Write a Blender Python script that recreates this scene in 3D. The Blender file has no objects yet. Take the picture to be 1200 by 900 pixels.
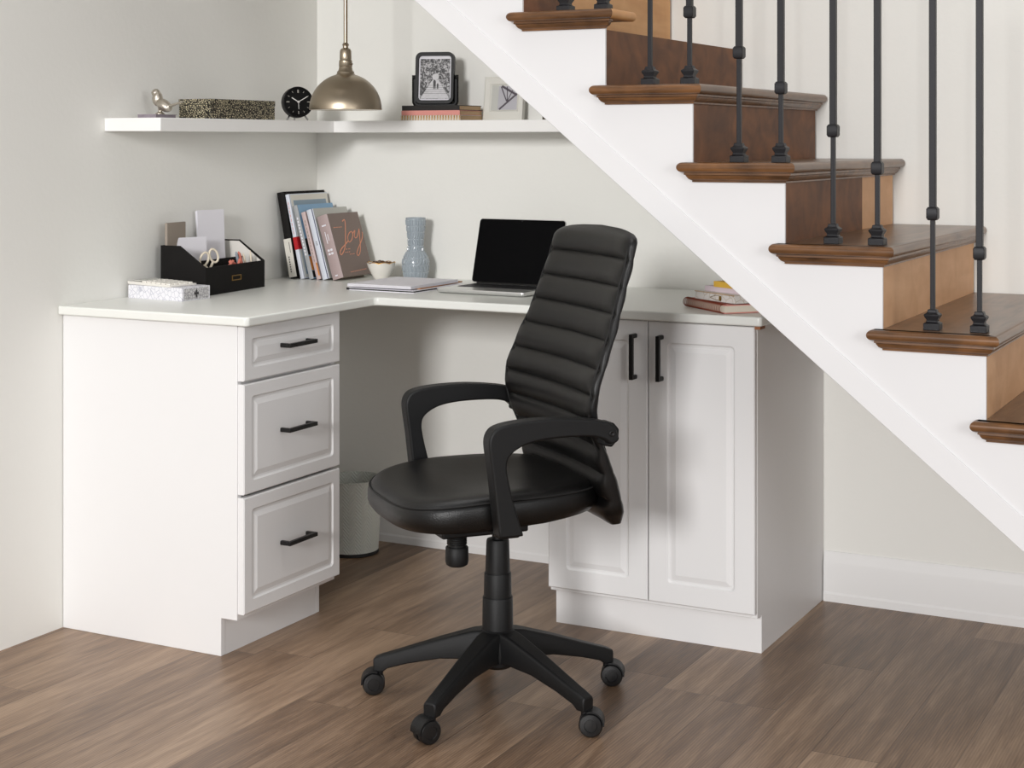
import bpy, bmesh, math, random
from mathutils import Vector, Matrix, Euler
random.seed(7)
S = bpy.context.scene
COL = S.collection
PI = math.pi

# ------------------------------------------------------------------ materials
def srgb(r, g, b):
    def f(c):
        c = c / 255.0
        return c / 12.92 if c <= .04045 else ((c + .055) / 1.055) ** 2.4
    return (f(r), f(g), f(b), 1)

def newmat(name):
    m = bpy.data.materials.new(name); m.use_nodes = True
    nt = m.node_tree
    return m, nt, nt.nodes['Principled BSDF']

def mat(name, col, rough=.5, metal=0., bump=0., bscale=200., var=0., vscale=4., spec=None, coat=0., aniso=0., emis=None):
    m, nt, b = newmat(name)
    b.inputs['Base Color'].default_value = col
    b.inputs['Roughness'].default_value = rough
    b.inputs['Metallic'].default_value = metal
    if spec is not None: b.inputs['Specular IOR Level'].default_value = spec
    if coat: b.inputs['Coat Weight'].default_value = coat; b.inputs['Coat Roughness'].default_value = .1
    if aniso: b.inputs['Anisotropic'].default_value = aniso
    if emis: b.inputs['Emission Color'].default_value = col; b.inputs['Emission Strength'].default_value = emis
    tc = nt.nodes.new('ShaderNodeTexCoord')
    n2 = nt.nodes.new('ShaderNodeTexNoise'); n2.inputs['Scale'].default_value = vscale
    n2.inputs['Detail'].default_value = 3
    nt.links.new(tc.outputs['Object'], n2.inputs['Vector'])
    mx = nt.nodes.new('ShaderNodeMix'); mx.data_type = 'RGBA'
    v = max(var, .01)
    mx.inputs[6].default_value = (col[0]*(1-v), col[1]*(1-v), col[2]*(1-v), 1)
    mx.inputs[7].default_value = (min(1, col[0]*(1+v)), min(1, col[1]*(1+v)), min(1, col[2]*(1+v)), 1)
    nt.links.new(n2.outputs['Fac'], mx.inputs[0]); nt.links.new(mx.outputs[2], b.inputs['Base Color'])
    if bump:
        n = nt.nodes.new('ShaderNodeTexNoise'); n.inputs['Scale'].default_value = bscale
        n.inputs['Detail'].default_value = 4
        nt.links.new(tc.outputs['Object'], n.inputs['Vector'])
        bp = nt.nodes.new('ShaderNodeBump'); bp.inputs['Strength'].default_value = bump
        bp.inputs['Distance'].default_value = .002
        nt.links.new(n.outputs['Fac'], bp.inputs['Height']); nt.links.new(bp.outputs['Normal'], b.inputs['Normal'])
    return m

def wood(name, c1, c2, axis='Y', rough=.4, scale=14., stretch=.08, blotch=.35):
    """grain running along an object axis"""
    m, nt, b = newmat(name)
    tc = nt.nodes.new('ShaderNodeTexCoord'); mp = nt.nodes.new('ShaderNodeMapping')
    sc = [1, 1, 1]; sc['XYZ'.index(axis)] = stretch
    mp.inputs['Scale'].default_value = sc
    nt.links.new(tc.outputs['Object'], mp.inputs['Vector'])
    n = nt.nodes.new('ShaderNodeTexNoise'); n.inputs['Scale'].default_value = scale * 4
    n.inputs['Detail'].default_value = 6; n.inputs['Distortion'].default_value = .6
    nt.links.new(mp.outputs['Vector'], n.inputs['Vector'])
    n2 = nt.nodes.new('ShaderNodeTexNoise'); n2.inputs['Scale'].default_value = 9
    n2.inputs['Detail'].default_value = 4; n2.inputs['Distortion'].default_value = 1.2
    nt.links.new(tc.outputs['Object'], n2.inputs['Vector'])
    mm = nt.nodes.new('ShaderNodeMix'); mm.inputs[0].default_value = blotch
    nt.links.new(n.outputs['Fac'], mm.inputs[2]); nt.links.new(n2.outputs['Fac'], mm.inputs[3])
    cr = nt.nodes.new('ShaderNodeValToRGB')
    cr.color_ramp.elements[0].position = .32; cr.color_ramp.elements[0].color = c1
    cr.color_ramp.elements[1].position = .66; cr.color_ramp.elements[1].color = c2
    nt.links.new(mm.outputs[0], cr.inputs[0]); nt.links.new(cr.outputs[0], b.inputs['Base Color'])
    b.inputs['Roughness'].default_value = rough
    bp = nt.nodes.new('ShaderNodeBump'); bp.inputs['Strength'].default_value = .15; bp.inputs['Distance'].default_value = .001
    nt.links.new(n.outputs['Fac'], bp.inputs['Height']); nt.links.new(bp.outputs['Normal'], b.inputs['Normal'])
    return m

M = {}
M['wall'] = mat('wall_paint', srgb(243, 242, 237), .85, bump=.25, bscale=60, var=.015, vscale=1.5)
M['ceiling'] = mat('ceiling_paint', srgb(238, 238, 236), .9)
M['base'] = mat('baseboard_paint', srgb(240, 239, 238), .45)
M['cab'] = mat('cabinet_white', srgb(238, 237, 237), .42, var=.01)
M['top'] = mat('worktop_white', srgb(238, 239, 234), .32, var=.02, vscale=9)
M['shelf'] = mat('shelf_white', srgb(250, 249, 247), .45)
M['string'] = mat('stair_white', srgb(231, 230, 231), .5)
M['dark_metal'] = mat('black_iron', srgb(34, 33, 36), .45, .3, bump=.1, bscale=300)
M['handle'] = mat('handle_black', srgb(16, 15, 15), .45, .2)
M['leather'] = mat('black_leather', srgb(11, 10, 10), .34, spec=.45, bump=.35, bscale=420, var=.15, vscale=12)
M['seam'] = mat('black_thread', srgb(14, 13, 13), .7)
M['plastic'] = mat('black_plastic', srgb(17, 17, 18), .48, spec=.35, bump=.25, bscale=700)
M['wheel'] = mat('caster_black', srgb(22, 22, 23), .35)
M['nickel'] = mat('brushed_nickel', srgb(168, 155, 136), .33, 1., bump=.05, bscale=500, aniso=.6)
M['chrome'] = mat('chrome', srgb(205, 205, 205), .15, 1.)
M['silver'] = mat('silver', srgb(200, 192, 180), .3, 1., bump=.5, bscale=260)
M['white_enamel'] = mat('white_enamel', srgb(250, 248, 244), .4)
M['bulb'] = mat('bulb_glass', srgb(255, 244, 226), .3, emis=1.2)
M['alu'] = mat('aluminium', srgb(214, 214, 212), .3, .75)
M['screen'] = mat('screen_black', srgb(4, 4, 6), .25, spec=.08)
M['key'] = mat('key_black', srgb(22, 22, 24), .5)
M['keyleg'] = mat('key_bed', srgb(60, 60, 62), .5)
M['black_box'] = mat('black_card', srgb(22, 20, 19), .75, spec=.2, bump=.3, bscale=500)
M['lining'] = None
M['paper'] = mat('paper_white', srgb(238, 236, 242), .8)
M['cream'] = mat('cream_plastic', srgb(240, 228, 206), .4)
M['taupe'] = mat('taupe_cover', srgb(158, 146, 134), .7)
M['coral'] = mat('coral', srgb(214, 126, 108), .5)
M['greyblue'] = mat('grey_blue', srgb(150, 160, 170), .5)
M['gold'] = mat('gold', srgb(205, 160, 90), .3, .9)
M['brass'] = mat('brass_dark', srgb(150, 118, 60), .35, .9)
M['porcelain'] = mat('porcelain', srgb(240, 236, 228), .25, coat=.4)
M['nugget'] = mat('amber_brown', srgb(96, 58, 26), .2, .3, coat=.6)
M['vase'] = mat('vase_glaze', srgb(164, 174, 182), .22, var=.05, vscale=30, coat=.5)
M['bin'] = None
M['black_rubber'] = mat('black_rubber', srgb(20, 20, 20), .6)
M['joy'] = mat('joy_cover', srgb(134, 118, 110), .6, bump=.2, bscale=600)
M['joyspine'] = mat('joy_spine', srgb(178, 158, 156), .5)
M['copper'] = mat('copper_foil', srgb(232, 160, 128), .35, .25)
M['cloth_black'] = mat('binder_black', srgb(24, 22, 21), .7, spec=.2, bump=.6, bscale=150)
M['offwhite'] = mat('offwhite', srgb(226, 222, 212), .7)
M['ink'] = mat('ink', srgb(60, 58, 58), .7)
M['blue_grey'] = mat('blue_grey_cover', srgb(146, 164, 178), .6)
M['sky_blue'] = mat('sky_blue_cover', srgb(142, 180, 212), .5, var=.1, vscale=14)
M['palewhite'] = mat('pale_white_cover', srgb(222, 226, 236), .55)
M['red'] = mat('red_block', srgb(186, 26, 34), .5)
M['grey_spine'] = mat('grey_spine', srgb(168, 170, 172), .5)
M['pink_spine'] = mat('pink_spine', srgb(206, 184, 182), .55)
M['pale_grey'] = mat('pale_grey_cover', srgb(196, 196, 190), .6)
M['navy'] = mat('navy', srgb(60, 66, 100), .6)
M['orange'] = mat('orange', srgb(222, 140, 60), .5, var=.4, vscale=60)
M['nb_pink'] = mat('pink_cover', srgb(226, 152, 142), .6)
M['kraft'] = mat('page_edges', srgb(206, 176, 138), .8, var=.1, vscale=90)
M['blackbook'] = mat('black_cover', srgb(30, 27, 26), .5)
M['lilac'] = mat('lilac_cover', srgb(222, 206, 214), .6)
M['yellow'] = mat('yellow_cover', srgb(226, 180, 66), .6)
M['pages'] = mat('pages', srgb(228, 220, 204), .8)
M['coilred'] = mat('coil_copper', srgb(140, 70, 50), .4, .5)
M['purplegrey'] = mat('purple_grey_cover', srgb(140, 130, 138), .7, var=.3, vscale=80)
M['frame_black'] = mat('frame_black', srgb(14, 13, 14), .45, spec=.25)
M['frame_white'] = mat('frame_white', srgb(224, 222, 214), .6)
M['clock_face'] = mat('clock_face', srgb(18, 18, 18), .7, spec=.2)
M['clock_mark'] = mat('clock_mark', srgb(205, 200, 190), .5)
M['brown_board'] = mat('brown_board', srgb(182, 128, 84), .6)
M['darkbook'] = mat('dark_book', srgb(70, 62, 44), .6)
M['nosing'] = wood('stained_nosing', srgb(66, 44, 27), srgb(134, 92, 56), 'X', .3, 18)
M['tread'] = wood('stained_tread_sheen', srgb(82, 58, 40), srgb(132, 100, 74), 'Y', .28, 12)  # stain greyed against the nosing, reflection on the tread tops put into the colour
M['riser'] = wood('stained_riser', srgb(80, 46, 22), srgb(126, 78, 40), 'Y', .6, 5, .5, .7)
M['maple'] = wood('raw_maple', srgb(198, 150, 108), srgb(216, 170, 128), 'Y', .6, 5, .2, .5)
M['honey'] = wood('raw_pine', srgb(196, 140, 84), srgb(220, 168, 112), 'Y', .5, 6)
M['tan'] = mat('tan_batten', srgb(150, 96, 60), .6)

def dots_mat():
    m, nt, b = newmat('dotted_lining')
    tc = nt.nodes.new('ShaderNodeTexCoord'); v = nt.nodes.new('ShaderNodeTexVoronoi')
    v.inputs['Scale'].default_value = 60; v.inputs['Randomness'].default_value = .25
    nt.links.new(tc.outputs['Object'], v.inputs['Vector'])
    cr = nt.nodes.new('ShaderNodeValToRGB'); cr.color_ramp.interpolation = 'CONSTANT'
    cr.color_ramp.elements[0].color = srgb(170, 160, 140); cr.color_ramp.elements[1].position = .16
    cr.color_ramp.elements[1].color = srgb(236, 232, 224)
    nt.links.new(v.outputs['Distance'], cr.inputs[0]); nt.links.new(cr.outputs[0], b.inputs['Base Color'])
    b.inputs['Roughness'].default_value = .7
    return m
M['lining'] = dots_mat()

def pattern_mat(name, ca, cb, scale, thr, metal=0., rough=.5):
    m, nt, b = newmat(name)
    tc = nt.nodes.new('ShaderNodeTexCoord'); v = nt.nodes.new('ShaderNodeTexVoronoi')
    v.feature = 'DISTANCE_TO_EDGE'; v.inputs['Scale'].default_value = scale
    nt.links.new(tc.outputs['Object'], v.inputs['Vector'])
    cr = nt.nodes.new('ShaderNodeValToRGB'); cr.color_ramp.interpolation = 'LINEAR'
    cr.color_ramp.elements[0].position = thr * .8; cr.color_ramp.elements[0].color = ca
    cr.color_ramp.elements[1].position = thr * 1.2; cr.color_ramp.elements[1].color = cb
    nt.links.new(v.outputs['Distance'], cr.inputs[0]); nt.links.new(cr.outputs[0], b.inputs['Base Color'])
    b.inputs['Roughness'].default_value = rough; b.inputs['Metallic'].default_value = metal
    bp = nt.nodes.new('ShaderNodeBump'); bp.inputs['Strength'].default_value = .4; bp.inputs['Distance'].default_value = .001
    nt.links.new(cr.outputs[0], bp.inputs['Height']); nt.links.new(bp.outputs['Normal'], b.inputs['Normal'])
    return m
M['mosaic'] = pattern_mat('mosaic_black_gold', srgb(26, 24, 21), srgb(220, 210, 176), 190, .20, .25, .35)
M['mosaic_lid'] = pattern_mat('mosaic_black_gold_lid', srgb(26, 24, 21), srgb(220, 210, 176), 190, .20, .25, .35)
M['lace'] = pattern_mat('grey_lace_pattern', srgb(196, 196, 206), srgb(236, 235, 240), 75, .05)
M['lace_dark'] = pattern_mat('grey_lace_label', srgb(150, 148, 152), srgb(206, 204, 204), 120, .09)
M['marble'] = pattern_mat('pale_pattern_cover', srgb(196, 184, 168), srgb(228, 223, 218), 30, .02)

def bin_mat():
    m, nt, b = newmat('bin_herringbone')
    b.inputs['Base Color'].default_value = srgb(206, 208, 200); b.inputs['Roughness'].default_value = .5
    tc = nt.nodes.new('ShaderNodeTexCoord'); sp = nt.nodes.new('ShaderNodeSeparateXYZ')
    nt.links.new(tc.outputs['Object'], sp.inputs[0])
    at = nt.nodes.new('ShaderNodeMath'); at.operation = 'ARCTAN2'
    nt.links.new(sp.outputs[1], at.inputs[0]); nt.links.new(sp.outputs[0], at.inputs[1])
    pp = nt.nodes.new('ShaderNodeMath'); pp.operation = 'PINGPONG'; pp.inputs[1].default_value = .22
    nt.links.new(at.outputs[0], pp.inputs[0])
    mu = nt.nodes.new('ShaderNodeMath'); mu.operation = 'MULTIPLY'; mu.inputs[1].default_value = .11
    nt.links.new(pp.outputs[0], mu.inputs[0])
    ad = nt.nodes.new('ShaderNodeMath'); ad.operation = 'ADD'
    nt.links.new(mu.outputs[0], ad.inputs[0]); nt.links.new(sp.outputs[2], ad.inputs[1])
    sn = nt.nodes.new('ShaderNodeMath'); sn.operation = 'MULTIPLY'; sn.inputs[1].default_value = 520
    nt.links.new(ad.outputs[0], sn.inputs[0])
    si = nt.nodes.new('ShaderNodeMath'); si.operation = 'SINE'; nt.links.new(sn.outputs[0], si.inputs[0])
    bp = nt.nodes.new('ShaderNodeBump'); bp.inputs['Strength'].default_value = .5; bp.inputs['Distance'].default_value = .0015
    nt.links.new(si.outputs[0], bp.inputs['Height']); nt.links.new(bp.outputs['Normal'], b.inputs['Normal'])
    return m
M['bin'] = bin_mat()

def photo_mat():
    m, nt, b = newmat('avenue_photo_print')
    tc = nt.nodes.new('ShaderNodeTexCoord'); n = nt.nodes.new('ShaderNodeTexNoise')
    n.inputs['Scale'].default_value = 85; n.inputs['Detail'].default_value = 6; n.inputs['Distortion'].default_value = 2
    nt.links.new(tc.outputs['Object'], n.inputs['Vector'])
    cr = nt.nodes.new('ShaderNodeValToRGB')
    cr.color_ramp.elements[0].position = .45; cr.color_ramp.elements[0].color = srgb(34, 32, 34)
    cr.color_ramp.elements[1].position = .60; cr.color_ramp.elements[1].color = srgb(190, 188, 190)
    nt.links.new(n.outputs['Fac'], cr.inputs[0]); nt.links.new(cr.outputs[0], b.inputs['Base Color'])
    b.inputs['Roughness'].default_value = .5
    return m
M['photo'] = photo_mat()
M['photo_light'] = mat('photo_light_grey', srgb(205, 203, 206), .5, var=.2, vscale=120)
M['photo_dark'] = mat('photo_dark', srgb(40, 38, 40), .5)
M['photo_mid'] = mat('photo_mid', srgb(186, 184, 190), .5)
M['photo_purple'] = mat('photo_dusk', srgb(88, 80, 88), .5)

def floor_mat():
    m, nt, b = newmat('oak_planks')
    N = nt.nodes.new; L = nt.links.new
    def math_(op, a, b_=None, c=None):
        n = N('ShaderNodeMath'); n.operation = op
        for i, v in enumerate((a, b_, c)):
            if v is None: continue
            if isinstance(v, (int, float)): n.inputs[i].default_value = v
            else: L(v, n.inputs[i])
        return n.outputs[0]
    tc = N('ShaderNodeTexCoord'); sp = N('ShaderNodeSeparateXYZ'); L(tc.outputs['Object'], sp.inputs[0])
    W, LEN = .150, 1.15
    xs = math_('DIVIDE', math_('ADD', sp.outputs[0], .135), W)     # seam at x = 2.265
    row = math_('FLOOR', xs); fx = math_('FRACT', xs)
    wn = N('ShaderNodeTexWhiteNoise'); wn.noise_dimensions = '1D'; L(row, wn.inputs['W'])
    ys = math_('ADD', math_('DIVIDE', sp.outputs[1], LEN), math_('MULTIPLY', wn.outputs['Value'], 7.3))
    cl = math_('FLOOR', ys); fy = math_('FRACT', ys)
    wn2 = N('ShaderNodeTexWhiteNoise'); wn2.noise_dimensions = '2D'
    cv = N('ShaderNodeCombineXYZ'); L(row, cv.inputs[0]); L(cl, cv.inputs[1]); L(cv.outputs[0], wn2.inputs['Vector'])
    rnd = wn2.outputs['Value']
    ex = math_('MULTIPLY', math_('MINIMUM', fx, math_('SUBTRACT', 1, fx)), W)
    ey = math_('MULTIPLY', math_('MINIMUM', fy, math_('SUBTRACT', 1, fy)), LEN)
    e = math_('MINIMUM', ex, ey)
    seam = math_('SUBTRACT', 1, math_('SMOOTH_MIN', math_('DIVIDE', e, .0022), 1, .1))
    # grain
    gv = N('ShaderNodeCombineXYZ'); L(math_('MULTIPLY', sp.outputs[0], 34), gv.inputs[0])
    L(math_('MULTIPLY', sp.outputs[1], 3.2), gv.inputs[1]); L(math_('MULTIPLY', rnd, 50), gv.inputs[2])
    g1 = N('ShaderNodeTexNoise'); g1.inputs['Scale'].default_value = 1.0; g1.inputs['Detail'].default_value = 6
    g1.inputs['Distortion'].default_value = .5; L(gv.outputs[0], g1.inputs['Vector'])
    gv2 = N('ShaderNodeCombineXYZ'); L(math_('MULTIPLY', sp.outputs[0], 260), gv2.inputs[0])
    L(math_('MULTIPLY', sp.outputs[1], 14), gv2.inputs[1]); L(math_('MULTIPLY', rnd, 50), gv2.inputs[2])
    g2 = N('ShaderNodeTexNoise'); g2.inputs['Scale'].default_value = 1.0; g2.inputs['Detail'].default_value = 3
    L(gv2.outputs[0], g2.inputs['Vector'])
    # cathedral rings
    wv = N('ShaderNodeTexWave'); wv.wave_type = 'BANDS'; wv.bands_direction = 'X'
    gv3 = N('ShaderNodeCombineXYZ'); L(math_('MULTIPLY', sp.outputs[0], 36), gv3.inputs[0])
    L(math_('MULTIPLY', sp.outputs[1], 2.2), gv3.inputs[1]); L(math_('MULTIPLY', rnd, 30), gv3.inputs[2])
    wv.inputs['Scale'].default_value = 1.3; wv.inputs['Distortion'].default_value = 7; wv.inputs['Detail'].default_value = 2.5
    wv.inputs['Detail Scale'].default_value = .8
    L(gv3.outputs[0], wv.inputs['Vector'])
    f = math_('ADD', math_('MULTIPLY', g1.outputs['Fac'], .50), math_('MULTIPLY', g2.outputs['Fac'], .34))
    f = math_('ADD', f, math_('MULTIPLY', wv.outputs['Fac'], .085))
    f = math_('ADD', f, math_('MULTIPLY', math_('SUBTRACT', rnd, .5), .22))
    cr = N('ShaderNodeValToRGB'); r = cr.color_ramp
    r.elements[0].position = .18; r.elements[0].color = srgb(74, 56, 44)
    r.elements[1].position = .70; r.elements[1].color = srgb(176, 148, 122)
    mid = r.elements.new(.43); mid.color = srgb(126, 101, 80)
    L(f, cr.inputs[0])
    mx = N('ShaderNodeMix'); mx.data_type = 'RGBA'; L(math_('MULTIPLY', seam, .55), mx.inputs[0])
    L(cr.outputs[0], mx.inputs[6]); mx.inputs[7].default_value = srgb(70, 55, 45)
    L(mx.outputs[2], b.inputs['Base Color'])
    L(math_('ADD', math_('MULTIPLY', g2.outputs['Fac'], .2), .3), b.inputs['Roughness'])
    bp = N('ShaderNodeBump'); bp.inputs['Strength'].default_value = .25; bp.inputs['Distance'].default_value = .0015
    L(math_('SUBTRACT', g2.outputs['Fac'], math_('MULTIPLY', seam, 1.5)), bp.inputs['Height'])
    L(bp.outputs['Normal'], b.inputs['Normal'])
    return m
M['floor'] = floor_mat()

# ------------------------------------------------------------------ mesh helpers
class MB:
    def __init__(s): s.v = []; s.f = []
    def add(s, vs, fs):
        o = len(s.v); s.v += [tuple(p) for p in vs]; s.f += [tuple(i + o for i in q) for q in fs]; return s
    def box(s, x0, x1, y0, y1, z0, z1, mtx=None):
        vs = [Vector((x, y, z)) for z in (z0, z1) for y in (y0, y1) for x in (x0, x1)]
        if mtx: vs = [mtx @ p for p in vs]
        return s.add(vs, [(0, 2, 3, 1), (4, 5, 7, 6), (0, 1, 5, 4), (1, 3, 7, 5), (3, 2, 6, 7), (2, 0, 4, 6)])
    def loops(s, loops, cap0=True, cap1=True, closed=True, ring=False):
        n = len(loops[0]); vs = [p for l in loops for p in l]; fs = []
        m = len(loops)
        for i in range(m if ring else m - 1):
            a, b = i * n, ((i + 1) % m) * n
            for j in range(n if closed else n - 1):
                k = (j + 1) % n
                fs.append((a + j, a + k, b + k, b + j))
        if cap0: fs.append(tuple(reversed(range(n))))
        if cap1: fs.append(tuple((m - 1) * n + j for j in range(n)))
        return s.add(vs, fs)
    def lathe(s, prof, seg=48, c=(0, 0, 0), cap0=True, cap1=True, mtx=None):
        L = []
        for r, z in prof:
            l = [Vector((c[0] + r * math.cos(2 * PI * j / seg), c[1] + r * math.sin(2 * PI * j / seg), c[2] + z)) for j in range(seg)]
            if mtx: l = [mtx @ p for p in l]
            L.append(l)
        return s.loops(L, cap0, cap1)
    def prism(s, poly, a, b, plane='xz', mtx=None):
        """poly extruded between a and b along the axis missing in plane"""
        def P(p, t):
            q = {'xz': (p[0], t, p[1]), 'xy': (p[0], p[1], t), 'yz': (t, p[0], p[1])}[plane]
            return mtx @ Vector(q) if mtx else Vector(q)
        return s.loops([[P(p, a) for p in poly], [P(p, b) for p in poly]])
    def tube(s, pts, r, seg=10, closed=False, r2=None):
        pts = [Vector(p) for p in pts]; n = len(pts); L = []
        up = Vector((0, 0, 1)); prev = None
        for i, p in enumerate(pts):
            a = pts[(i - 1) % n] if (closed or i > 0) else p
            b = pts[(i + 1) % n] if (closed or i < n - 1) else p
            t = (b - a).normalized()
            if prev is None:
                u = t.cross(up)
                if u.length < 1e-3: u = t.cross(Vector((1, 0, 0)))
            else: u = prev - t * prev.dot(t)
            u.normalize(); prev = u; w = t.cross(u)
            rr = r if not callable(r) else r(i / max(1, n - 1))
            r3 = rr if r2 is None else r2
            L.append([p + u * (rr * math.cos(2 * PI * j / seg)) + w * (r3 * math.sin(2 * PI * j / seg)) for j in range(seg)])
        return s.loops(L, not closed, not closed, ring=closed)
    def ball(s, c, r, seg=16, rings=10, mtx=None):
        if isinstance(r, (int, float)): r = (r, r, r)
        L = []
        for i in range(1, rings):
            th = PI * i / rings
            l = [Vector((c[0] + r[0] * math.sin(th) * math.cos(2 * PI * j / seg), c[1] + r[1] * math.sin(th) * math.sin(2 * PI * j / seg), c[2] - r[2] * math.cos(th))) for j in range(seg)]
            if mtx: l = [mtx @ p for p in l]
            L.append(l)
        return s.loops(L)
    def build(s, name, m, parent=None, smooth=False, bevel=0., segs=2, loc=None, rot=None, mtx=None, auto=None):
        me = bpy.data.meshes.new(name); me.from_pydata(s.v, [], s.f)
        bm = bmesh.new(); bm.from_mesh(me); bmesh.ops.recalc_face_normals(bm, faces=bm.faces); bm.to_mesh(me); bm.free()
        me.materials.append(m); o = bpy.data.objects.new(name, me); COL.objects.link(o)
        if parent is not None: o.parent = parent
        if loc: o.location = loc
        if rot: o.rotation_euler = rot
        if bevel:
            b = o.modifiers.new('bevel', 'BEVEL'); b.width = bevel; b.segments = segs; b.limit_method = 'ANGLE'
            b.angle_limit = math.radians(40)
            smooth = True
        if smooth:
            me.polygons.foreach_set('use_smooth', [True] * len(me.polygons))
            try: me.set_sharp_from_angle(angle=math.radians(auto or 42))
            except Exception: pass
        return o

def tag(o, label=None, cat=None, group=None, kind=None):
    if label: o['label'] = label
    if cat: o['category'] = cat
    if group: o['group'] = group
    if kind: o['kind'] = kind
    return o
def thing(name, label, cat, loc=(0, 0, 0), rz=0, group=None):
    o = bpy.data.objects.new(name, None); COL.objects.link(o); o.empty_display_size = .05
    o.location = loc; o.rotation_euler = (0, 0, rz)
    return tag(o, label, cat, group)
def rrect(w, h, r, n=5, cx=0, cy=0):
    pts = []
    for (sx, sy, a0) in ((1, 1, 0), (-1, 1, PI / 2), (-1, -1, PI), (1, -1, 1.5 * PI)):
        for i in range(n):
            a = a0 + (PI / 2) * i / (n - 1)
            pts.append((cx + sx * (w / 2 - r) + r * math.cos(a), cy + sy * (h / 2 - r) + r * math.sin(a)))
    return pts

# ------------------------------------------------------------------ room
def struct(name, mb, m, parent=None, **k):
    o = mb.build(name, m, parent, **k); o['kind'] = 'structure'; return o
WH = 2.62
struct('floor', MB().box(-.1, 5.2, -4.2, .1, -.06, 0), M['floor'])
struct('wall_left', MB().box(-.1, 0, -3.6, 0, 0, WH), M['wall'])
struct('wall_back', MB().box(-.1, 5.2, 0, .1, 0, WH), M['wall'])
struct('ceiling', MB().box(-.1, 5.2, -2.0, .1, WH, WH + .06), M['ceiling'])
BBP = [(0, 0), (-.016, 0), (-.016, .022), (-.013, .028), (-.013, .112), (-.011, .120), (-.008, .128), (-.006, .138), (-.003, .145), (0, .146)]
def baseboard(name, x0, x1):
    L = [[Vector((x, p[0], p[1])) for p in BBP] for x in (x0, x1)]
    struct(name, MB().loops(L), M['base'], smooth=True, auto=25)
baseboard('baseboard_back', .001, 1.194)
baseboard('baseboard_right', 1.800, 5.2)

# ------------------------------------------------------------------ raised panels (drawer / door fronts)
def panel_front(w, h, t=.02, field=.05, r=.012):
    """front lying in local xz, facing -y, centred, back at y=0"""
    mb = MB()
    def loop(inset, y, rad):
        return [Vector((p[0], y, p[1])) for p in rrect(w - 2 * inset, h - 2 * inset, max(rad, .0006), 5)]
    L = [loop(0, 0, .001), loop(0, -t + .0025, .001), loop(.0028, -t, .001),
         loop(field, -t, r), loop(field + .0025, -t + .003, r), loop(field + .005, -t + .0045, r * .8), loop(field + .0105, -t + .0045, r * .5),
         loop(field + .0125, -t + .0035, .002), loop(field + .023, -t + .0005, .0015), loop(field + .0245, -t, .0015)]
    mb.loops(L)
    return mb
def bar_handle(length, post=.028):
    """bar along local x, stands out along -y, centred, back at y=0"""
    mb = MB(); a = length / 2; s = .0055
    mb.box(-a, a, -post - s, -post + s, -s, s)
    for e in (-1, 1):
        mb.box(e * a - (0 if e < 0 else 2 * s), e * a + (2 * s if e < 0 else 0), -post + s, 0, -s, s)
        mb.lathe([(.0062, 0), (.0062, .002), (.0058, .003)], 14, mtx=Matrix.Translation((e * (a - s), 0, 0)) @ Matrix.Rotation(PI / 2, 4, 'X'))
    return mb

# left wing: drawer cabinet
XF, TW = .600, .020
c = thing('drawer_cabinet', 'white desk cabinet with three stacked drawers, against the left wall', 'cabinet', (0.30, -1.016, 0))
def rel(o, par): # keep world coordinates for meshes made in world space
    o.matrix_parent_inverse = Matrix.Translation(par.location).inverted() if par.rotation_euler.z == 0 else (Matrix.Translation(par.location) @ Matrix.Rotation(par.rotation_euler.z, 4, 'Z')).inverted()
    return o
mb = MB().prism([(.002, 0), (.548, 0), (.548, .1), (.600, .1), (.600, .869), (.002, .869)], -1.243, -1.225)
mb.prism([(.002, 0), (.548, 0), (.548, .1), (.600, .1), (.600, .869), (.002, .869)], -.808, -.790)
mb.box(.002, .60, -1.225, -.808, .850, .869); mb.box(.002, .60, -1.225, -.808, .1, .118); mb.box(.002, .012, -1.225, -.808, .118, .85)
mb.box(.012, .596, -1.225, -.808, .706, .724)
rel(mb.build('carcass', M['cab'], c, bevel=.0012), c)
rel(MB().box(.530, .5475, -1.2245, -.8085, 0, .0995).build('toe_kick', M['cab'], c), c)
for (z0, z1) in ((.724, .867), (.428, .716), (.116, .420)):
    w, h = .448, z1 - z0
    d = panel_front(w, h, TW, .033, .01).build('drawer', M['cab'], c)
    d.matrix_parent_inverse = Matrix.Translation(c.location).inverted()
    d.location = (XF + .0005, -1.0165, (z0 + z1) / 2); d.rotation_euler = (0, 0, PI / 2)
    hz = bar_handle(.130).build('handle', M['handle'], d, bevel=.0015)
    hz.location = (0, -TW, .006 if h < .2 else .002); tag(hz, 'matt black bar handle')
    # drawer box behind the front
    bx = MB().box(-.205, .205, .002, .50, -h / 2 + .012, h / 2 - .03).build('drawer_box', M['cab'], d)

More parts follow.
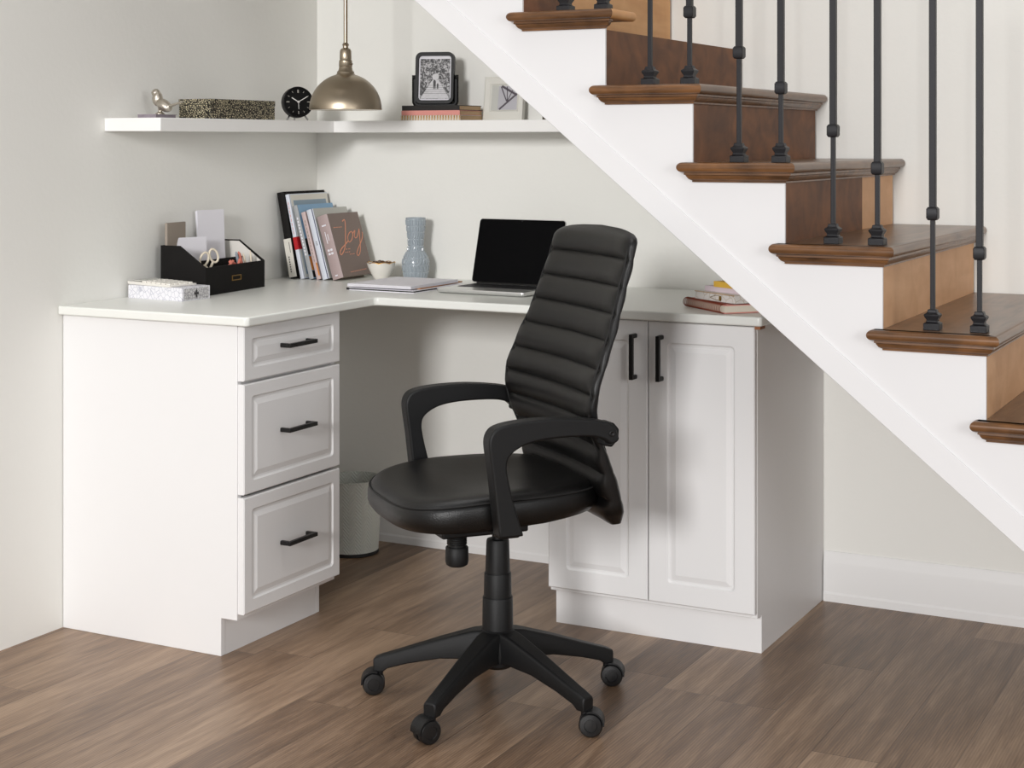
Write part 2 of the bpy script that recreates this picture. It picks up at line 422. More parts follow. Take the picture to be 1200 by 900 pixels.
# right wing: two-door cabinet
c = thing('door_cabinet', 'white desk cabinet with two tall doors, under the staircase', 'cabinet', (1.496, -.3, 0))
X0, X1 = 1.195, 1.797
side = [(-.565, 0), (-.565, .1), (-.600, .1), (-.600, .869), (-.002, .869), (-.002, 0)]
mb = MB()
for a, b in ((X0, X0 + .018), (X1 - .018, X1)):
    mb.prism(side, a, b, 'yz')
mb.box(X0 + .018, X1 - .018, -.6, -.002, .850, .869); mb.box(X0 + .018, X1 - .018, -.6, -.002, .1, .118); mb.box(X0 + .018, X1 - .018, -.012, -.002, .118, .85)
rel(mb.build('carcass', M['cab'], c, bevel=.0012), c)
rel(MB().box(X0 + .0005, X1 - .0005, -.5655, -.548, 0, .0995).build('toe_kick', M['cab'], c), c)
for i, (a, b) in enumerate(((1.197, 1.4945), (1.4975, 1.796))):
    w, h = b - a, .753
    d = panel_front(w, h, TW, .054, .012).build('door', M['cab'], c)
    d.matrix_parent_inverse = Matrix.Translation(c.location).inverted()
    d.location = ((a + b) / 2, -.6005, .113 + h / 2)
    hz = bar_handle(.122).build('handle', M['handle'], d, bevel=.0015)
    hz.location = ((w / 2 - .035) * (1 if i == 0 else -1) + (.004 if i else 0), -TW, .770 - (.113 + h / 2)); hz.rotation_euler = (0, PI / 2, 0)
    tag(hz, 'matt black vertical bar handle')

# worktop
wt = thing('desk_worktop', 'pale L-shaped worktop spanning both white cabinets in the corner', 'worktop', (.3, -.3, .8695))
poly = [(.002, -.002), (.002, -1.264), (.640, -1.264), (.6482, -1.256), (.6482, -.656), (.656, -.6482), (1.818, -.6482), (1.824, -.642), (1.824, -.002)]
rel(MB().prism(poly, .8705, .895, 'xy').build('worktop_slab', M['top'], wt, bevel=.006, segs=3), wt)
rel(MB().box(1.803, 1.818, -.640, -.60, .862, .8705).build('batten', M['tan'], wt), wt)
wt.location.z = .8695
DZ = .895

# floating shelves
tag(MB().box(.001, .206, -1.075, -.001, 1.379, 1.417).build('floating_shelf', M['shelf'], bevel=.0015),
    'white floating shelf on the left wall holding the bird and clock', 'shelf')
tag(MB().box(.2065, 1.36, -.206, -.001, 1.379, 1.417).build('floating_shelf', M['shelf'], bevel=.0015),
    'white floating shelf on the back wall running behind the stairs', 'shelf')
SZ = 1.417

# ------------------------------------------------------------------ staircase
st = thing('staircase', 'open staircase with white stringer, brown treads and black iron balusters', 'staircase', (2.4, -.5, 0))
RUN, RISE = .2289, .1874
ztr = lambda k: 1.4875 - (k - 2) * RISE      # tread top
xri = lambda k: 1.7765 + (k - 2) * RUN       # riser face below tread k
YF = -1.015
K0, K1 = -2, 7
bot = lambda x: 1.385 - .8187 * (x - 1.411)
def saw(dx=0., dz=0.):
    p = []
    for k in range(K0, K1 + 1):
        p.append((xri(k - 1) + dx, ztr(k) - .026 + dz)); p.append((xri(k) + dx, ztr(k) - .026 + dz))
    return p
xl, xr = xri(K0 - 1), xri(K1)
poly = saw() + [(xr, bot(xr)), (xl, bot(xl))]
mb = MB().prism(poly, YF, YF + .007)
rel(mb.build('stringer_skirt', M['string'], st), st)
# lower band along the slope, standing slightly proud of the skirt
bw = .058
a = math.atan(.8187); off = bw / math.cos(a)
mb = MB().prism([(xl, bot(xl)), (xr, bot(xr)), (xr, bot(xr) + off), (xl, bot(xl) + off)], YF - .005, YF - .0003)
rel(mb.build('stringer_band', M['string'], st, bevel=.0015), st)
poly2 = [(x - .019, z - .001) for x, z in saw()]
poly2 = poly2 + [(xr - .02, bot(xr - .02) + .016), (xl - .019, bot(xl - .019) + .016)]
rel(MB().prism(poly2, YF + .0075, YF + .04).build('carriage', M['tan'], st), st)
rel(MB().prism([(x, z - (.07 if i < len(poly2) - 2 else 0)) for i, (x, z) in enumerate(poly2)], -.045, -.018).build('carriage', M['tan'], st), st)
rel(MB().prism([(xl, bot(xl)), (xr, bot(xr)), (xr, bot(xr) + .015), (xl, bot(xl) + .015)], YF + .0075, -.002).build('soffit', M['string'], st), st)

NOSE = [(.030, 0)] + [(.012 - .012 * math.sin(t), -.012 + .012 * math.cos(t)) for t in [PI * i / 10 for i in range(11)]] + [(.030, -.0235)]
COVE = [(.033, -.0243), (.014, -.0243), (.0135, -.0295), (.017, -.031), (.018, -.034), (.022, -.0395), (.029, -.0435), (.029, -.047), (.0345, -.047)]
def sweep(prof, x0, x1, ye, zt, closeprof=True, y1=-.012):
    YO = -1.05
    L = []
    n = []
    for d, z in prof:
        pass
    secs = []
    secs.append([Vector((x0 + d, YF - .0005, zt + z)) for d, z in prof])
    secs.append([Vector((x0 + d, YO + d, zt + z)) for d, z in prof])
    secs.append([Vector((x1 - d, YO + d, zt + z)) for d, z in prof])
    secs.append([Vector((x1 - d, y1, zt + z)) for d, z in prof])
    return MB().loops(secs)
for k in range(K0, K1 + 1):
    x0, x1, zt = xri(k - 1) - .028, xri(k) + .034, ztr(k)
    yend = -.012 if k != 1 else -.90
    mb = sweep(NOSE, x0, x1, 0, zt, y1=yend)
    # slab
    mb.box(x0 + .026, x1 - .0255, -1.0245, YF - .0005, zt - .0235, zt - .0001)
    mb.box(xri(k - 1) + .0005, x1 - .0255, YF - .0005, yend, zt - .0235, zt - .0001)
    t = rel(mb.build('tread', M['honey' if k == 1 else 'tread'], st, smooth=True, auto=35), st)
    tag(t, 'unfinished stub of tread with raw end' if k == 1 else 'dark brown stained tread with rounded nosing')
    m2 = sweep(COVE, x0, x1, 0, zt, y1=yend if k != 1 else YF)
    rel(m2.build('tread_moulding', M['nosing'], st, smooth=True, auto=35), st)
    # warm side return along the open end
    nb = MB()
    prof = [(d - .0006, z) for d, z in NOSE]
    secs = [[Vector((x0 + d, YF - .0003, zt + z)) for d, z in prof], [Vector((x0 + d, -1.05 + d, zt + z)) for d, z in prof], [Vector((x1 - d, -1.05 + d, zt + z)) for d, z in prof]]
    nb.loops(secs)
    rel(nb.build('tread_return', M['nosing'], st, smooth=True, auto=35), st)
for k in range(K0, K1 + 1):
    xk, zt, zb = xri(k), ztr(k) - .0245, ztr(k + 1)
    if k == 1: zt = ztr(1) - .05
    y0, y1 = YF + .0075, -.018
    if k == 0:
        rel(MB().box(xk - .018, xk, y0, -.80, zb + .0, zt).build('riser', M['riser'], st), st)
        r = rel(MB().box(xk - .018, xk, -.7995, y1, zb - .05, zt).build('riser', M['honey'], st), st); tag(r, 'bare honey coloured wood riser')
    elif k == 3:
        rel(MB().box(xk - .018, xk, y0, -.345, zb, zt).build('riser', M['riser'], st), st)
        r = rel(MB().box(xk - .018, xk, -.3445, y1, zb, zt).build('riser', M['maple'], st), st); tag(r, 'bare pale end of the half stained riser')
    elif k >= 4:
        r = rel(MB().box(xk - .018, xk, y0, y1, zb, zt).build('riser', M['maple'], st), st); tag(r, 'bare unstained maple riser')
    else:
        r = rel(MB().box(xk - .018, xk, y0, y1, zb, zt).build('riser', M['riser'], st), st); tag(r, 'brown stained riser')

# balusters: parts of the staircase, each with knuckle and shoe
def sq(h, z, c=(0, 0)): return [Vector((c[0] + sx * h, c[1] + sy * h, z)) for sx, sy in ((1, 1), (-1, 1), (-1, -1), (1, -1))]
def make_baluster(kz, total=.92):
    b = MB().loops([sq(.0052, .03), sq(.0052, kz)]).loops([sq(.0074, kz), sq(.0074, total)]).build('baluster', M['dark_metal'], st, bevel=.001)
    kn = MB().loops([sq(.0095, kz - .015), sq(.0125, kz - .010), sq(.0125, kz + .010), sq(.0095, kz + .015)]).build('knuckle', M['dark_metal'], b, bevel=.0015)
    prof = [(.0180, 0), (.0180, .015), (.0125, .018), (.0120, .023), (.0165, .031), (.0170, .035), (.0110, .039), (.0095, .046)]
    sh = MB().loops([sq(r, z) for r, z in prof]).build('baluster_shoe', M['dark_metal'], b, bevel=.0012)
    return b
protos = [make_baluster(.262), make_baluster(.176)]
first = [True, True]
for k in range(1, 8):
    for i in range(2):
        x = 1.650 + (k - 2) * .2293 + i * .1035
        p = protos[i]
        if first[i]: o = p; first[i] = False
        else:
            o = p.copy(); COL.objects.link(o)
            for ch in list(p.children):
                q = ch.copy(); COL.objects.link(q); q.parent = o
        o.parent = st; o.matrix_parent_inverse = Matrix.Translation(st.location).inverted()
        o.location = (x, -.975, ztr(k))

# ------------------------------------------------------------------ office chair
chair = thing('office_chair', 'black leather office chair with ribbed backrest and wheels in front of the desk', 'office chair', (1.350, -1.207, 0), math.radians(140.1))
def lerp(tab, x):
    if x <= tab[0][0]: return tab[0][1]
    for (a, fa), (b, fb) in zip(tab, tab[1:]):
        if x <= b:
            t = (x - a) / (b - a); t2 = t * t * (3 - 2 * t) * .35 + t * .65
            return fa + (fb - fa) * t2
    return tab[-1][1]
# backrest
seams = [.452, .515, .580, .642, .703, .763, .822, .886, .947, 1.009, 1.072, 1.132]
YC = [(.45, -.234), (.50, -.222), (.56, -.205), (.62, -.188), (.68, -.166), (.73, -.158), (.78, -.164), (.85, -.190), (.92, -.218), (1.0, -.242), (1.06, -.262), (1.13, -.278)]
HWT = [(.45, .218), (.50, .240), (.56, .245), (.65, .249), (.72, .260), (.77, .265), (.85, .258), (.95, .240), (1.05, .228), (1.11, .222), (1.14, .218)]
mb = MB(); L = []
NP = 56
def back_loop(z, scale, bul, th=.0105):
    hw = lerp(HWT, z) * (1 - (1 - scale) * .28); yc = lerp(YC, z); l = []
    for j in range(NP):
        a = 2 * PI * j / NP; ca, sa = math.cos(a), math.sin(a)
        x = hw * math.copysign(abs(ca) ** .24, ca)
        yy = math.copysign(abs(sa) ** .45, sa)
        tt = (th + .012 * min(1, max(0, (.64 - z) / .08))) * scale
        edge = 1 - abs(x / hw) ** 16
        y = yc + yy * tt + (bul * edge if sa > 0 else -bul * .3 * edge * (sa < 0))
        y += .022 * (abs(x) / .25) ** 2.2          # wings curl forwards
        zz = z
        if z > 1.06: zz += .008 * (1 - (x / hw) ** 2) * (z - 1.06) / .07
        l.append(Vector((x, y, zz)))
    return l
L.append(back_loop(seams[0] - .006, .45, 0)); 
for i in range(len(seams) - 1):
    a, b = seams[i], seams[i + 1]
    for t in (0.0, .04, .10, .2, .35, .5, .65, .8, .9, .96):
        z = a + (b - a) * t
        bl = .0135 * (1 - abs(2 * t - 1) ** 2.6)
        sc = 1
        if i == 0: sc = .75 + .25 * min(1, t / .5)
        if i == len(seams) - 2: sc = 1 - .5 * max(0, (t - .65) / .35) ** 2
        L.append(back_loop(z, sc, bl))
L.append(back_loop(seams[-1], .40, 0)); L.append(back_loop(seams[-1] + .003, .15, 0))
mb.loops(L)
bk = mb.build('backrest', M['leather'], chair, smooth=True, auto=70)
def edge_path(s, dy, grow=1.0):
    return [(s * lerp(HWT, z) * grow, lerp(YC, z) + .022 * (lerp(HWT, z) * grow / .25) ** 2.2 + dy, z) for z in [.47 + .0165 * i for i in range(39)]]
for s in (-1, 1):
    MB().tube(edge_path(s, .0125, .958), .0022, 6).build('piping', M['seam'], bk, smooth=True)
# rear shell of the backrest
mb = MB(); L = []
for i in range(24):
    z = .50 + i * (1.08 - .50) / 23; hw = lerp(HWT, z) * .80; yc = lerp(YC, z)
    sc = .6 if i in (0, 23) else 1
    L.append([Vector((hw * u * (1 if i not in (0, 23) else .9), yc - .013 - (.008 * sc if v else 0) + .022 * (abs(hw * u) / .25) ** 2.2, z)) for u, v in [(-1, 0), (-.6, 0), (-.2, 0), (.2, 0), (.6, 0), (1, 0), (1, 1), (.6, 1), (.2, 1), (-.2, 1), (-.6, 1), (-1, 1)]])
mb.loops(L); mb.build('back_shell', M['plastic'], chair, smooth=True, auto=60)

# seat
def seat_loop(z, k, dz=lambda x, y: 0, n=72):
    l = []
    for j in range(n):
        a = 2 * PI * j / n; ca, sa = math.cos(a), math.sin(a)
        e = .62 if sa > 0 else .5
        x = .252 * math.copysign(abs(ca) ** e, ca); y = math.copysign(abs(sa) ** .66, sa) * (.245 if sa < 0 else .268)
        y = y * k + .030; x = x * k * (1 - .10 * max(0, -(y)) / .2)
        l.append(Vector((x, y, z + dz(x, y))))
    return l
drop = lambda x, y: -.024 * (max(0, (y - .06) / .24)) ** 1.7
sagb = lambda x, y: -.012 * max(0, (y - .02) / .25) + .012 * max(0, -y / .2)
ux = lambda x, y: .010 * (abs(x) / .25) ** 2
L = [seat_loop(.478, .70, sagb), seat_loop(.474, .88, sagb), seat_loop(.479, .955, sagb), seat_loop(.490, .985, sagb), seat_loop(.510, 1.0, drop),
     seat_loop(.530, .998, drop), seat_loop(.5385, .985, drop), seat_loop(.5400, .975, drop), seat_loop(.5445, .968, drop), seat_loop(.552, .94, drop), seat_loop(.5555, .88, drop),
     seat_loop(.5535, .75, lambda x, y: drop(x, y)), seat_loop(.548, .55), seat_loop(.544, .3), seat_loop(.543, .1)]
s_ = MB().loops(L).build('seat', M['leather'], chair, smooth=True, auto=80)
MB().tube(seat_loop(.5410, .984, drop), .0022, 6, closed=True).build('seam_piping', M['seam'], s_, smooth=True)
for xx in (-.165,):
    pth = []
    MB().tube([(-.2475, .095, .539), (-.2515, .095, .528), (-.2525, .095, .510), (-.249, .095, .488)], .0013, 6).build('stitched_seam', M['seam'], s_)
# mechanism under the seat
mb = MB().box(-.08, .08, -.12, .10, .452, .474); mb.box(-.05, .05, -.06, .16, .415, .4445)
mb.box(-.284, .284, .060, .112, .464, .474)
mb.build('seat_mechanism', M['plastic'], chair, bevel=.006)
mb = MB().lathe([(.0225, .385), (.0225, .445)], 24, (0, .105, 0)); 
for i in range(7): mb.lathe([(.0235, .390 + i * .005), (.0245, .392 + i * .005), (.0235, .394 + i * .005)], 24, (0, .105, 0), True, True)
mb.lathe([(.020, .338), (.026, .342), (.028, .350), (.0275, .382), (.025, .385)], 24, (0, .105, 0))
mb.build('tension_knob', M['plastic'], chair, smooth=True)
# back support bar
MB().loops([[Vector((sx * .03, y + sy * .0, z + sy * .007)) for sx, sy in ((-1, -1), (1, -1), (1, 1), (-1, 1))] for y, z in ((-.10, .455), (-.18, .456), (-.225, .475), (-.243, .52), (-.243, .60))]).build('back_support', M['plastic'], chair, bevel=.003)
# armrests
outer = [(.118, .472), (.126, .54), (.134, .61), (.142, .665), (.1425, .690), (.134, .708), (.118, .718), (.085, .7245), (.03, .728), (-.03, .7275), (-.09, .722), (-.135, .715), (-.160, .706), (-.172, .685), (-.175, .668), (-.155, .660)]
inner = [(-.140, .672), (-.110, .681), (-.06, .684), (.0, .683), (.045, .677), (.075, .666), (.095, .650), (.1005, .632), (.098, .606), (.084, .548), (.060, .472)]
def crs(P, n=3):
    P = [Vector(p) for p in P]; out = []
    for i in range(len(P) - 1):
        p0, p1, p2, p3 = P[max(i - 1, 0)], P[i], P[i + 1], P[min(i + 2, len(P) - 1)]
        for q in range(n):
            u = q / n
            out.append(tuple(.5 * ((2 * p1) + (-p0 + p2) * u + (2 * p0 - 5 * p1 + 4 * p2 - p3) * u * u + (-p0 + 3 * p1 - 3 * p2 + p3) * u ** 3)))
    out.append(tuple(P[-1])); return out
for s in (-1, 1):
    a, b = (.262, .305)
    mb = MB(); poly = crs(outer) + crs(inner)
    mb.prism(poly, s * a, s * b, 'yz')
    ar = mb.build('armrest', M['plastic'], chair, bevel=.009, segs=3)
    MB().prism([(-.145, .705), (-.172, .706), (-.186, .690), (-.184, .668), (-.168, .650), (-.145, .655)], s * .235, s * .285, 'yz').build('arm_bracket', M['plastic'], ar, bevel=.004)
    mtx = Matrix.Translation((s * .306, -.156, .686)) @ Matrix.Rotation(s * PI / 2, 4, 'Y')
    MB().lathe([(.007, -.002), (.007, .001), (.005, .002), (.003, .0005)], 16, mtx=mtx).build('bolt', M['handle'], ar, smooth=True)
# column and base
MB().lathe([(.014, .30), (.014, .415), (.02, .416), (.02, .43)], 24).build('gas_lift', M['handle'], chair, smooth=True)
MB().lathe([(.0375, .165), (.0365, .252), (.0355, .254), (.0335, .254), (.0325, .310), (.0315, .312), (.030, .312), (.0275, .388), (.0260, .392), (.015, .393)], 32).build('column_cover', M['plastic'], chair, smooth=True)
mb = MB().lathe([(.030, .085), (.045, .095), (.050, .12), (.048, .160), (.040, .176), (.036, .179)], 32)
mb.build('base_hub', M['plastic'], chair, smooth=True)
angs = [math.radians(t) for t in (52, 124, 196, 268, 340)]     # world headings of the five legs
rz = chair.rotation_euler.z
cast_dirs = [20, 140, 212, 243, 22]
def leg_loop(r, w, zb, zt):
    return [Vector((r, -w * .8, zt)), Vector((r, w * .8, zt)), Vector((r, w, zt - .008)), Vector((r, w * .92, zb)), Vector((r, -w * .92, zb)), Vector((r, -w, zt - .008))]
for i, t in enumerate(angs):
    a = t - rz
    mb = MB().loops([leg_loop(.02, .030, .100, .178), leg_loop(.06, .027, .105, .172), leg_loop(.14, .0235, .100, .147), leg_loop(.22, .020, .082, .119), leg_loop(.272, .018, .066, .101), leg_loop(.285, .0175, .056, .097), leg_loop(.308, .0165, .056, .088)])
    mb.build('base_leg', M['plastic'], chair, bevel=.003, rot=(0, 0, a))
    # caster
    px, py = .296 * math.cos(a), .296 * math.sin(a)
    cd = math.radians(cast_dirs[i]) - rz
    mb = MB().lathe([(.009, .045), (.009, .060)], 14)
    # hood
    hood = []
    for q in range(11):
        an = PI * (-.02 + .62 * q / 10)
        hood.append([Vector((.014 + .031 * math.cos(an), sgn, .0285 + .031 * math.sin(an))) for sgn in (-.021, .021)] + [Vector((.014 + .0275 * math.cos(an), sgn, .0285 + .0275 * math.sin(an))) for sgn in (.021, -.021)])
    mb.loops(hood)
    mb.box(-.004, .024, -.0035, .0035, .02, .052)
    cs = mb.build('caster', M['plastic'], chair, smooth=True, loc=(px, py, 0), rot=(0, 0, cd))
    for s in (-1, 1):
        m_ = Matrix.Translation((.014, 0, .0275)) @ Matrix.Rotation(PI / 2, 4, 'X')
        z0, z1 = (.0045, .0205)
        pr = [(.006, z0), (.0255, z0), (.0275, z0 + .002), (.0275, z1 - .004), (.0245, z1), (.015, z1 + .001), (.014, z1 - .001), (.003, z1 - .0005)]
        MB().lathe([(r, z * s) for r, z in pr], 28, mtx=m_).build('caster_wheel', M['wheel'], cs, smooth=True)

# ------------------------------------------------------------------ waste bin
wb = thing('waste_bin', 'pale grey herringbone waste bin on the floor behind the drawer cabinet', 'waste bin', (.262, -.180, 0))
HB = .245
MB().lathe([(.0865, .012), (.0985, HB - .006), (.1005, HB - .005), (.1005, HB), (.0965, HB), (.0955, HB - .006), (.084, .018), (.01, .016)], 64, cap1=True).build('bin_body', M['bin'], wb, smooth=True, auto=50)
MB().lathe([(.084, 0), (.087, .002), (.0868, .012), (.05, .012)], 48).build('base_ring', M['black_rubber'], wb, smooth=True)

# ------------------------------------------------------------------ pendant lamp
pl = thing('pendant_lamp', 'brushed nickel dome pendant lamp hanging over the desk corner', 'pendant lamp', (.447, -.5, 1.446))
R = .1105
dome = [(R * math.cos(t), .003 + .109 * math.sin(t)) for t in [i * math.radians(76) / 14 for i in range(15)]]
pr = [(R - .002, 0), (R + .0005, .001), (R + .0005, .003)] + dome + [(.026, .110)]
inn = [(.0245, .1080)] + [(r - .0022, z - .0015) for r, z in reversed(dome)] + [(R - .003, 0)]
MB().lathe(pr + inn, 72, cap0=False, cap1=False).loops([[Vector((0, 0, 0))] * 3, [Vector((0, 0, 0))] * 3], False, False).build('lamp_shade', M['nickel'], pl, smooth=True, auto=50)
MB().lathe([(r - .0030, z - .0022) for r, z in dome if z > .001], 72, cap0=False, cap1=False).build('shade_lining', M['white_enamel'], pl, smooth=True)
MB().lathe([(.0285, .105), (.029, .109), (.0275, .111), (.026, .112), (.0265, .116), (.022, .121), (.0205, .128), (.0195, .132), (.0205, .134), (.0200, .150), (.0175, .154), (.018, .158), (.0175, .180), (.0150, .186), (.0085, .190), (.0085, .196), (.0105, .199), (.0085, .203), (.006, .206)], 40).build('socket_neck', M['nickel'], pl, smooth=True, auto=30)
MB().tube([(.0185, -.002, .140), (.026, -.003, .140)], .003, 8).build('thumb_screw', M['nickel'], pl, smooth=True)
MB().lathe([(.0062, .203), (.0062, WH - 1.446 - .02)], 16).build('rod', M['nickel'], pl, smooth=True)
MB().lathe([(.055, WH - 1.446 - .022), (.060, WH - 1.446 - .012), (.060, WH - 1.446)], 40).build('ceiling_canopy', M['nickel'], pl, smooth=True)
MB().ball((0, 0, .055), (.028, .028, .034), 20, 12).lathe([(.014, .085), (.014, .102)], 16).build('bulb', M['bulb'], pl, smooth=True)

# ------------------------------------------------------------------ shelf objects
# little book under the bird, bird
def book(name, label, W, D, H, cov, page, loc, rz=0, hard=.0015, spine=True, cat='book', group=None, spine_side='y-', cov_parts=None):
    """lying book: W along x, D along y, H high; spine on local -y"""
    t = thing(name, label, cat, loc, rz, group)
    MB().box(-W / 2 + .002, W / 2 - .002, -D / 2 + hard, D / 2 - .002, hard + .0002, H - hard - .0002).build('pages', page, t)
    mb = MB().box(-W / 2, W / 2, -D / 2, D / 2, 0, hard).box(-W / 2, W / 2, -D / 2, D / 2, H - hard, H)
    if spine: mb.box(-W / 2, W / 2, -D / 2, -D / 2 + hard, hard, H - hard)
    MBo = mb.build('cover', cov, t)
    return t
book('little_book', 'thin purplish grey book under the silver bird', .068, .092, .0115, M['purplegrey'], M['purplegrey'], (.078, -.936, SZ), math.radians(0))
bz = SZ + .0115
t = Matrix.Translation((.092, -.938, bz)) @ Matrix.Rotation(math.radians(-4), 4, 'Z')   # faces -x-ish / left of picture
mb = MB()
mb.ball((0, 0, .030), (.029, .018, .017), 24, 14, Matrix.Rotation(math.radians(28), 4, 'Y'))
mb.ball((-.012, 0, .046), (.016, .0155, .022), 20, 12)
mb.ball((-.0185, 0, .063), (.0135, .0125, .0125), 20, 12)
mb.loops([[Vector((-.027, .005 * math.cos(q), .066 + .004 * math.sin(q))) for q in [i * PI / 4 for i in range(8)]], [Vector((-.0375, .0008 * math.cos(q), .067 + .0008 * math.sin(q))) for q in [i * PI / 4 for i in range(8)]]])
mb.loops([[Vector((x, w * sx, z + hh * sy)) for sx, sy in ((-1, -1), (1, -1), (1, 1), (-1, 1))] for x, z, w, hh in ((.012, .022, .010, .008), (.035, .024, .008, .004), (.062, .030, .0065, .0025), (.088, .037, .006, .0018))])
mb.lathe([(.014, 0), (.013, .004), (.006, .008), (.006, .02)], 20, (-.002, 0, 0))
o = mb.build('bird_figurine', M['silver'], smooth=True); o.matrix_world = t
rm = o.modifiers.new('remesh', 'REMESH'); rm.mode = 'VOXEL'; rm.voxel_size = .0014; rm.use_smooth_shade = True
sm = o.modifiers.new('smooth', 'SMOOTH'); sm.iterations = 4
tag(o, 'small silver bird figurine on the left shelf', 'figurine')
bx = thing('mosaic_box', 'long black and gold mosaic box on the left wall shelf', 'box', (.131, -.670, SZ))
MB().box(-.059, .059, -.160, .160, 0, .042).build('box_body', M['mosaic'], bx, bevel=.001)
MB().box(-.060, .060, -.161, .161, .0425, .059).build('lid', M['mosaic_lid'], bx, bevel=.001)
# clock
nrm = math.radians(52)
ck = thing('alarm_clock', 'round black alarm clock with white hands on the left wall shelf', 'clock', (.125, -.298, SZ), nrm)
tilt = Matrix.Translation((0, 0, .060)) @ Matrix.Rotation(math.radians(-6), 4, 'X')
toface = tilt @ Matrix.Rotation(PI / 2, 4, 'X')     # lathe axis z -> -y
MB().lathe([(.040, -.020), (.047, -.017), (.0505, -.010), (.0505, .014), (.0495, .018), (.0465, .0185), (.0455, .0150), (.0455, .0140)], 56, mtx=toface).build('clock_case', M['frame_black'], ck, smooth=True, auto=35)
MB().lathe([(.0455, .0142), (.0453, .0146)], 48, mtx=toface).build('clock_dial', M['clock_face'], ck)
mb = MB()
for h_ in range(12):
    a = h_ * PI / 6; r0, r1 = (.030, .040) if h_ % 3 == 0 else (.034, .040); wd = .0011 if h_ % 3 == 0 else .0006
    m_ = toface @ Matrix.Rotation(-a, 4, 'Z')
    mb.box(-wd, wd, r0, r1, .0148, .0152, m_)
mb.box(-.0022, .0022, .030, .040, .0148, .0152, toface); 
mb.build('hour_marks', M['clock_mark'], ck)
for nm, a, ln, wd in (('hour_hand', -58, .026, .0014), ('minute_hand', 60, .036, .0011), ('alarm_hand', 178, .024, .0007)):
    MB().box(-wd, wd, -.004, ln, .0156, .0162, toface @ Matrix.Rotation(-math.radians(a), 4, 'Z')).build(nm, M['white_enamel'], ck)
for s in (-1, 1):
    MB().tube([(s * .022, .0, .022), (s * .036, -.006, .0030)], .0034, 8).build('clock_leg', M['chrome'], ck, smooth=True)
MB().tube([(0, .016, .03), (0, .03, .0022)], .0026, 8).build('clock_leg', M['chrome'], ck, smooth=True)

# book stack under the picture frame
SX = .568
t = book('spiral_notebook', 'cream and gold striped spiral notebook, lowest of the stack under the black photo frame', .222, .150, .0165, M['offwhite'], M['kraft'], (SX, -.121, SZ), 0)
mb = MB()
for i in range(22):
    x = -.106 + i * .0101
    mb.box(x, x + .0045, -.0768, -.0750, .0008, .0158)
mb.build('stripes', M['kraft'], t)
mb = MB()
for i in range(22):
    x = -.1015 + i * .0101
    mb.tube([(x, -.0752 - .005 * math.sin(q), .0155 + .0035 * math.cos(q) - .0035) for q in [i2 * PI / 6 for i2 in range(7)]], .0009, 5)
mb.build('coil', M['gold'], t)
book('pink_notebook', 'pink covered book in the middle of the shelf stack', .215, .150, .0150, M['nb_pink'], M['kraft'], (SX + .002, -.123, SZ + .0167), 0)
book('black_notebook', 'black covered book directly beneath the black photo frame', .212, .148, .0160, M['blackbook'], M['kraft'], (SX + .001, -.122, SZ + .0319), 0)
FZ = SZ + .0319 + .0160
# black swivel picture frame
pf = thing('photo_frame', 'black rounded swivel photo frame with an avenue photo, standing on stacked books', 'picture frame', (.545, -.125, FZ), math.radians(16))
FW, FH = .128, .168
tl = Matrix.Translation((0, 0, .006 + FH / 2)) @ Matrix.Rotation(math.radians(-5), 4, 'X')
def flat(pts, y, m_): return [m_ @ Vector((p[0], y, p[1])) for p in pts]
o_, i_ = rrect(FW, FH, .020, 8), rrect(FW - .018, FH - .022, .012, 8)
MB().loops([flat(o_, .012, tl), flat(o_, -.010, tl), flat(i_, -.010, tl), flat(i_, .004, tl)], True, True).build('frame_body', M['frame_black'], pf, smooth=True, auto=30)
MB().loops([flat(rrect(FW - .020, FH - .024, .011, 8), .001, tl), flat(rrect(FW - .020, FH - .024, .011, 8), -.0005, tl)]).build('photo_mount', M['paper'], pf)
pw, ph = FW - .029, FH - .035
ph_o = MB().loops([flat([(-pw / 2, -ph / 2 - .001), (pw / 2, -ph / 2 - .001), (pw / 2, ph / 2 - .004), (-pw / 2, ph / 2 - .004)], y, tl) for y in (-.0004, -.0012)]).build('photo_print', M['photo'], pf)
mb = MB().loops([flat([(-pw / 2 * .98, -ph / 2), (pw / 2 * .98, -ph / 2), (.012, -.006), (-.008, -.006)], y, tl) for y in (-.0010, -.0016)])
mb.loops([flat([(p[0] + .002, p[1] + .004) for p in rrect(.022, .020, .009, 5)], y, tl) for y in (-.0010, -.0016)])
mb.build('photo_path', M['photo_light'], ph_o)
mb = MB()
for (fx, fz, s) in ((-.001, -.036, 1.0), (.0095, -.036, .62)):
    m_ = tl @ Matrix.Translation((fx, 0, fz))
    mb.loops([[m_ @ Vector((p[0], y, p[1])) for p in ((-.0035 * s, 0), (-.0012 * s, 0), (0, .012 * s), (.0014 * s, 0), (.0036 * s, 0), (.0042 * s, .016 * s), (.0045 * s, .024 * s), (.002 * s, .030 * s), (-.002 * s, .030 * s), (-.0045 * s, .024 * s), (-.0042 * s, .014 * s))] for y in (-.0016, -.0022)])
for i in range(5):
    mb.loops([flat([(-pw / 2, -.050 + i * .0065 + .0), (pw / 2 - i * .004, -.0505 + i * .0065), (pw / 2 - i * .004, -.0498 + i * .0065), (-pw / 2, -.049 + i * .0065)], y, tl) for y in (-.0016, -.0018)])
mb.build('photo_figures', M['photo_dark'], ph_o)
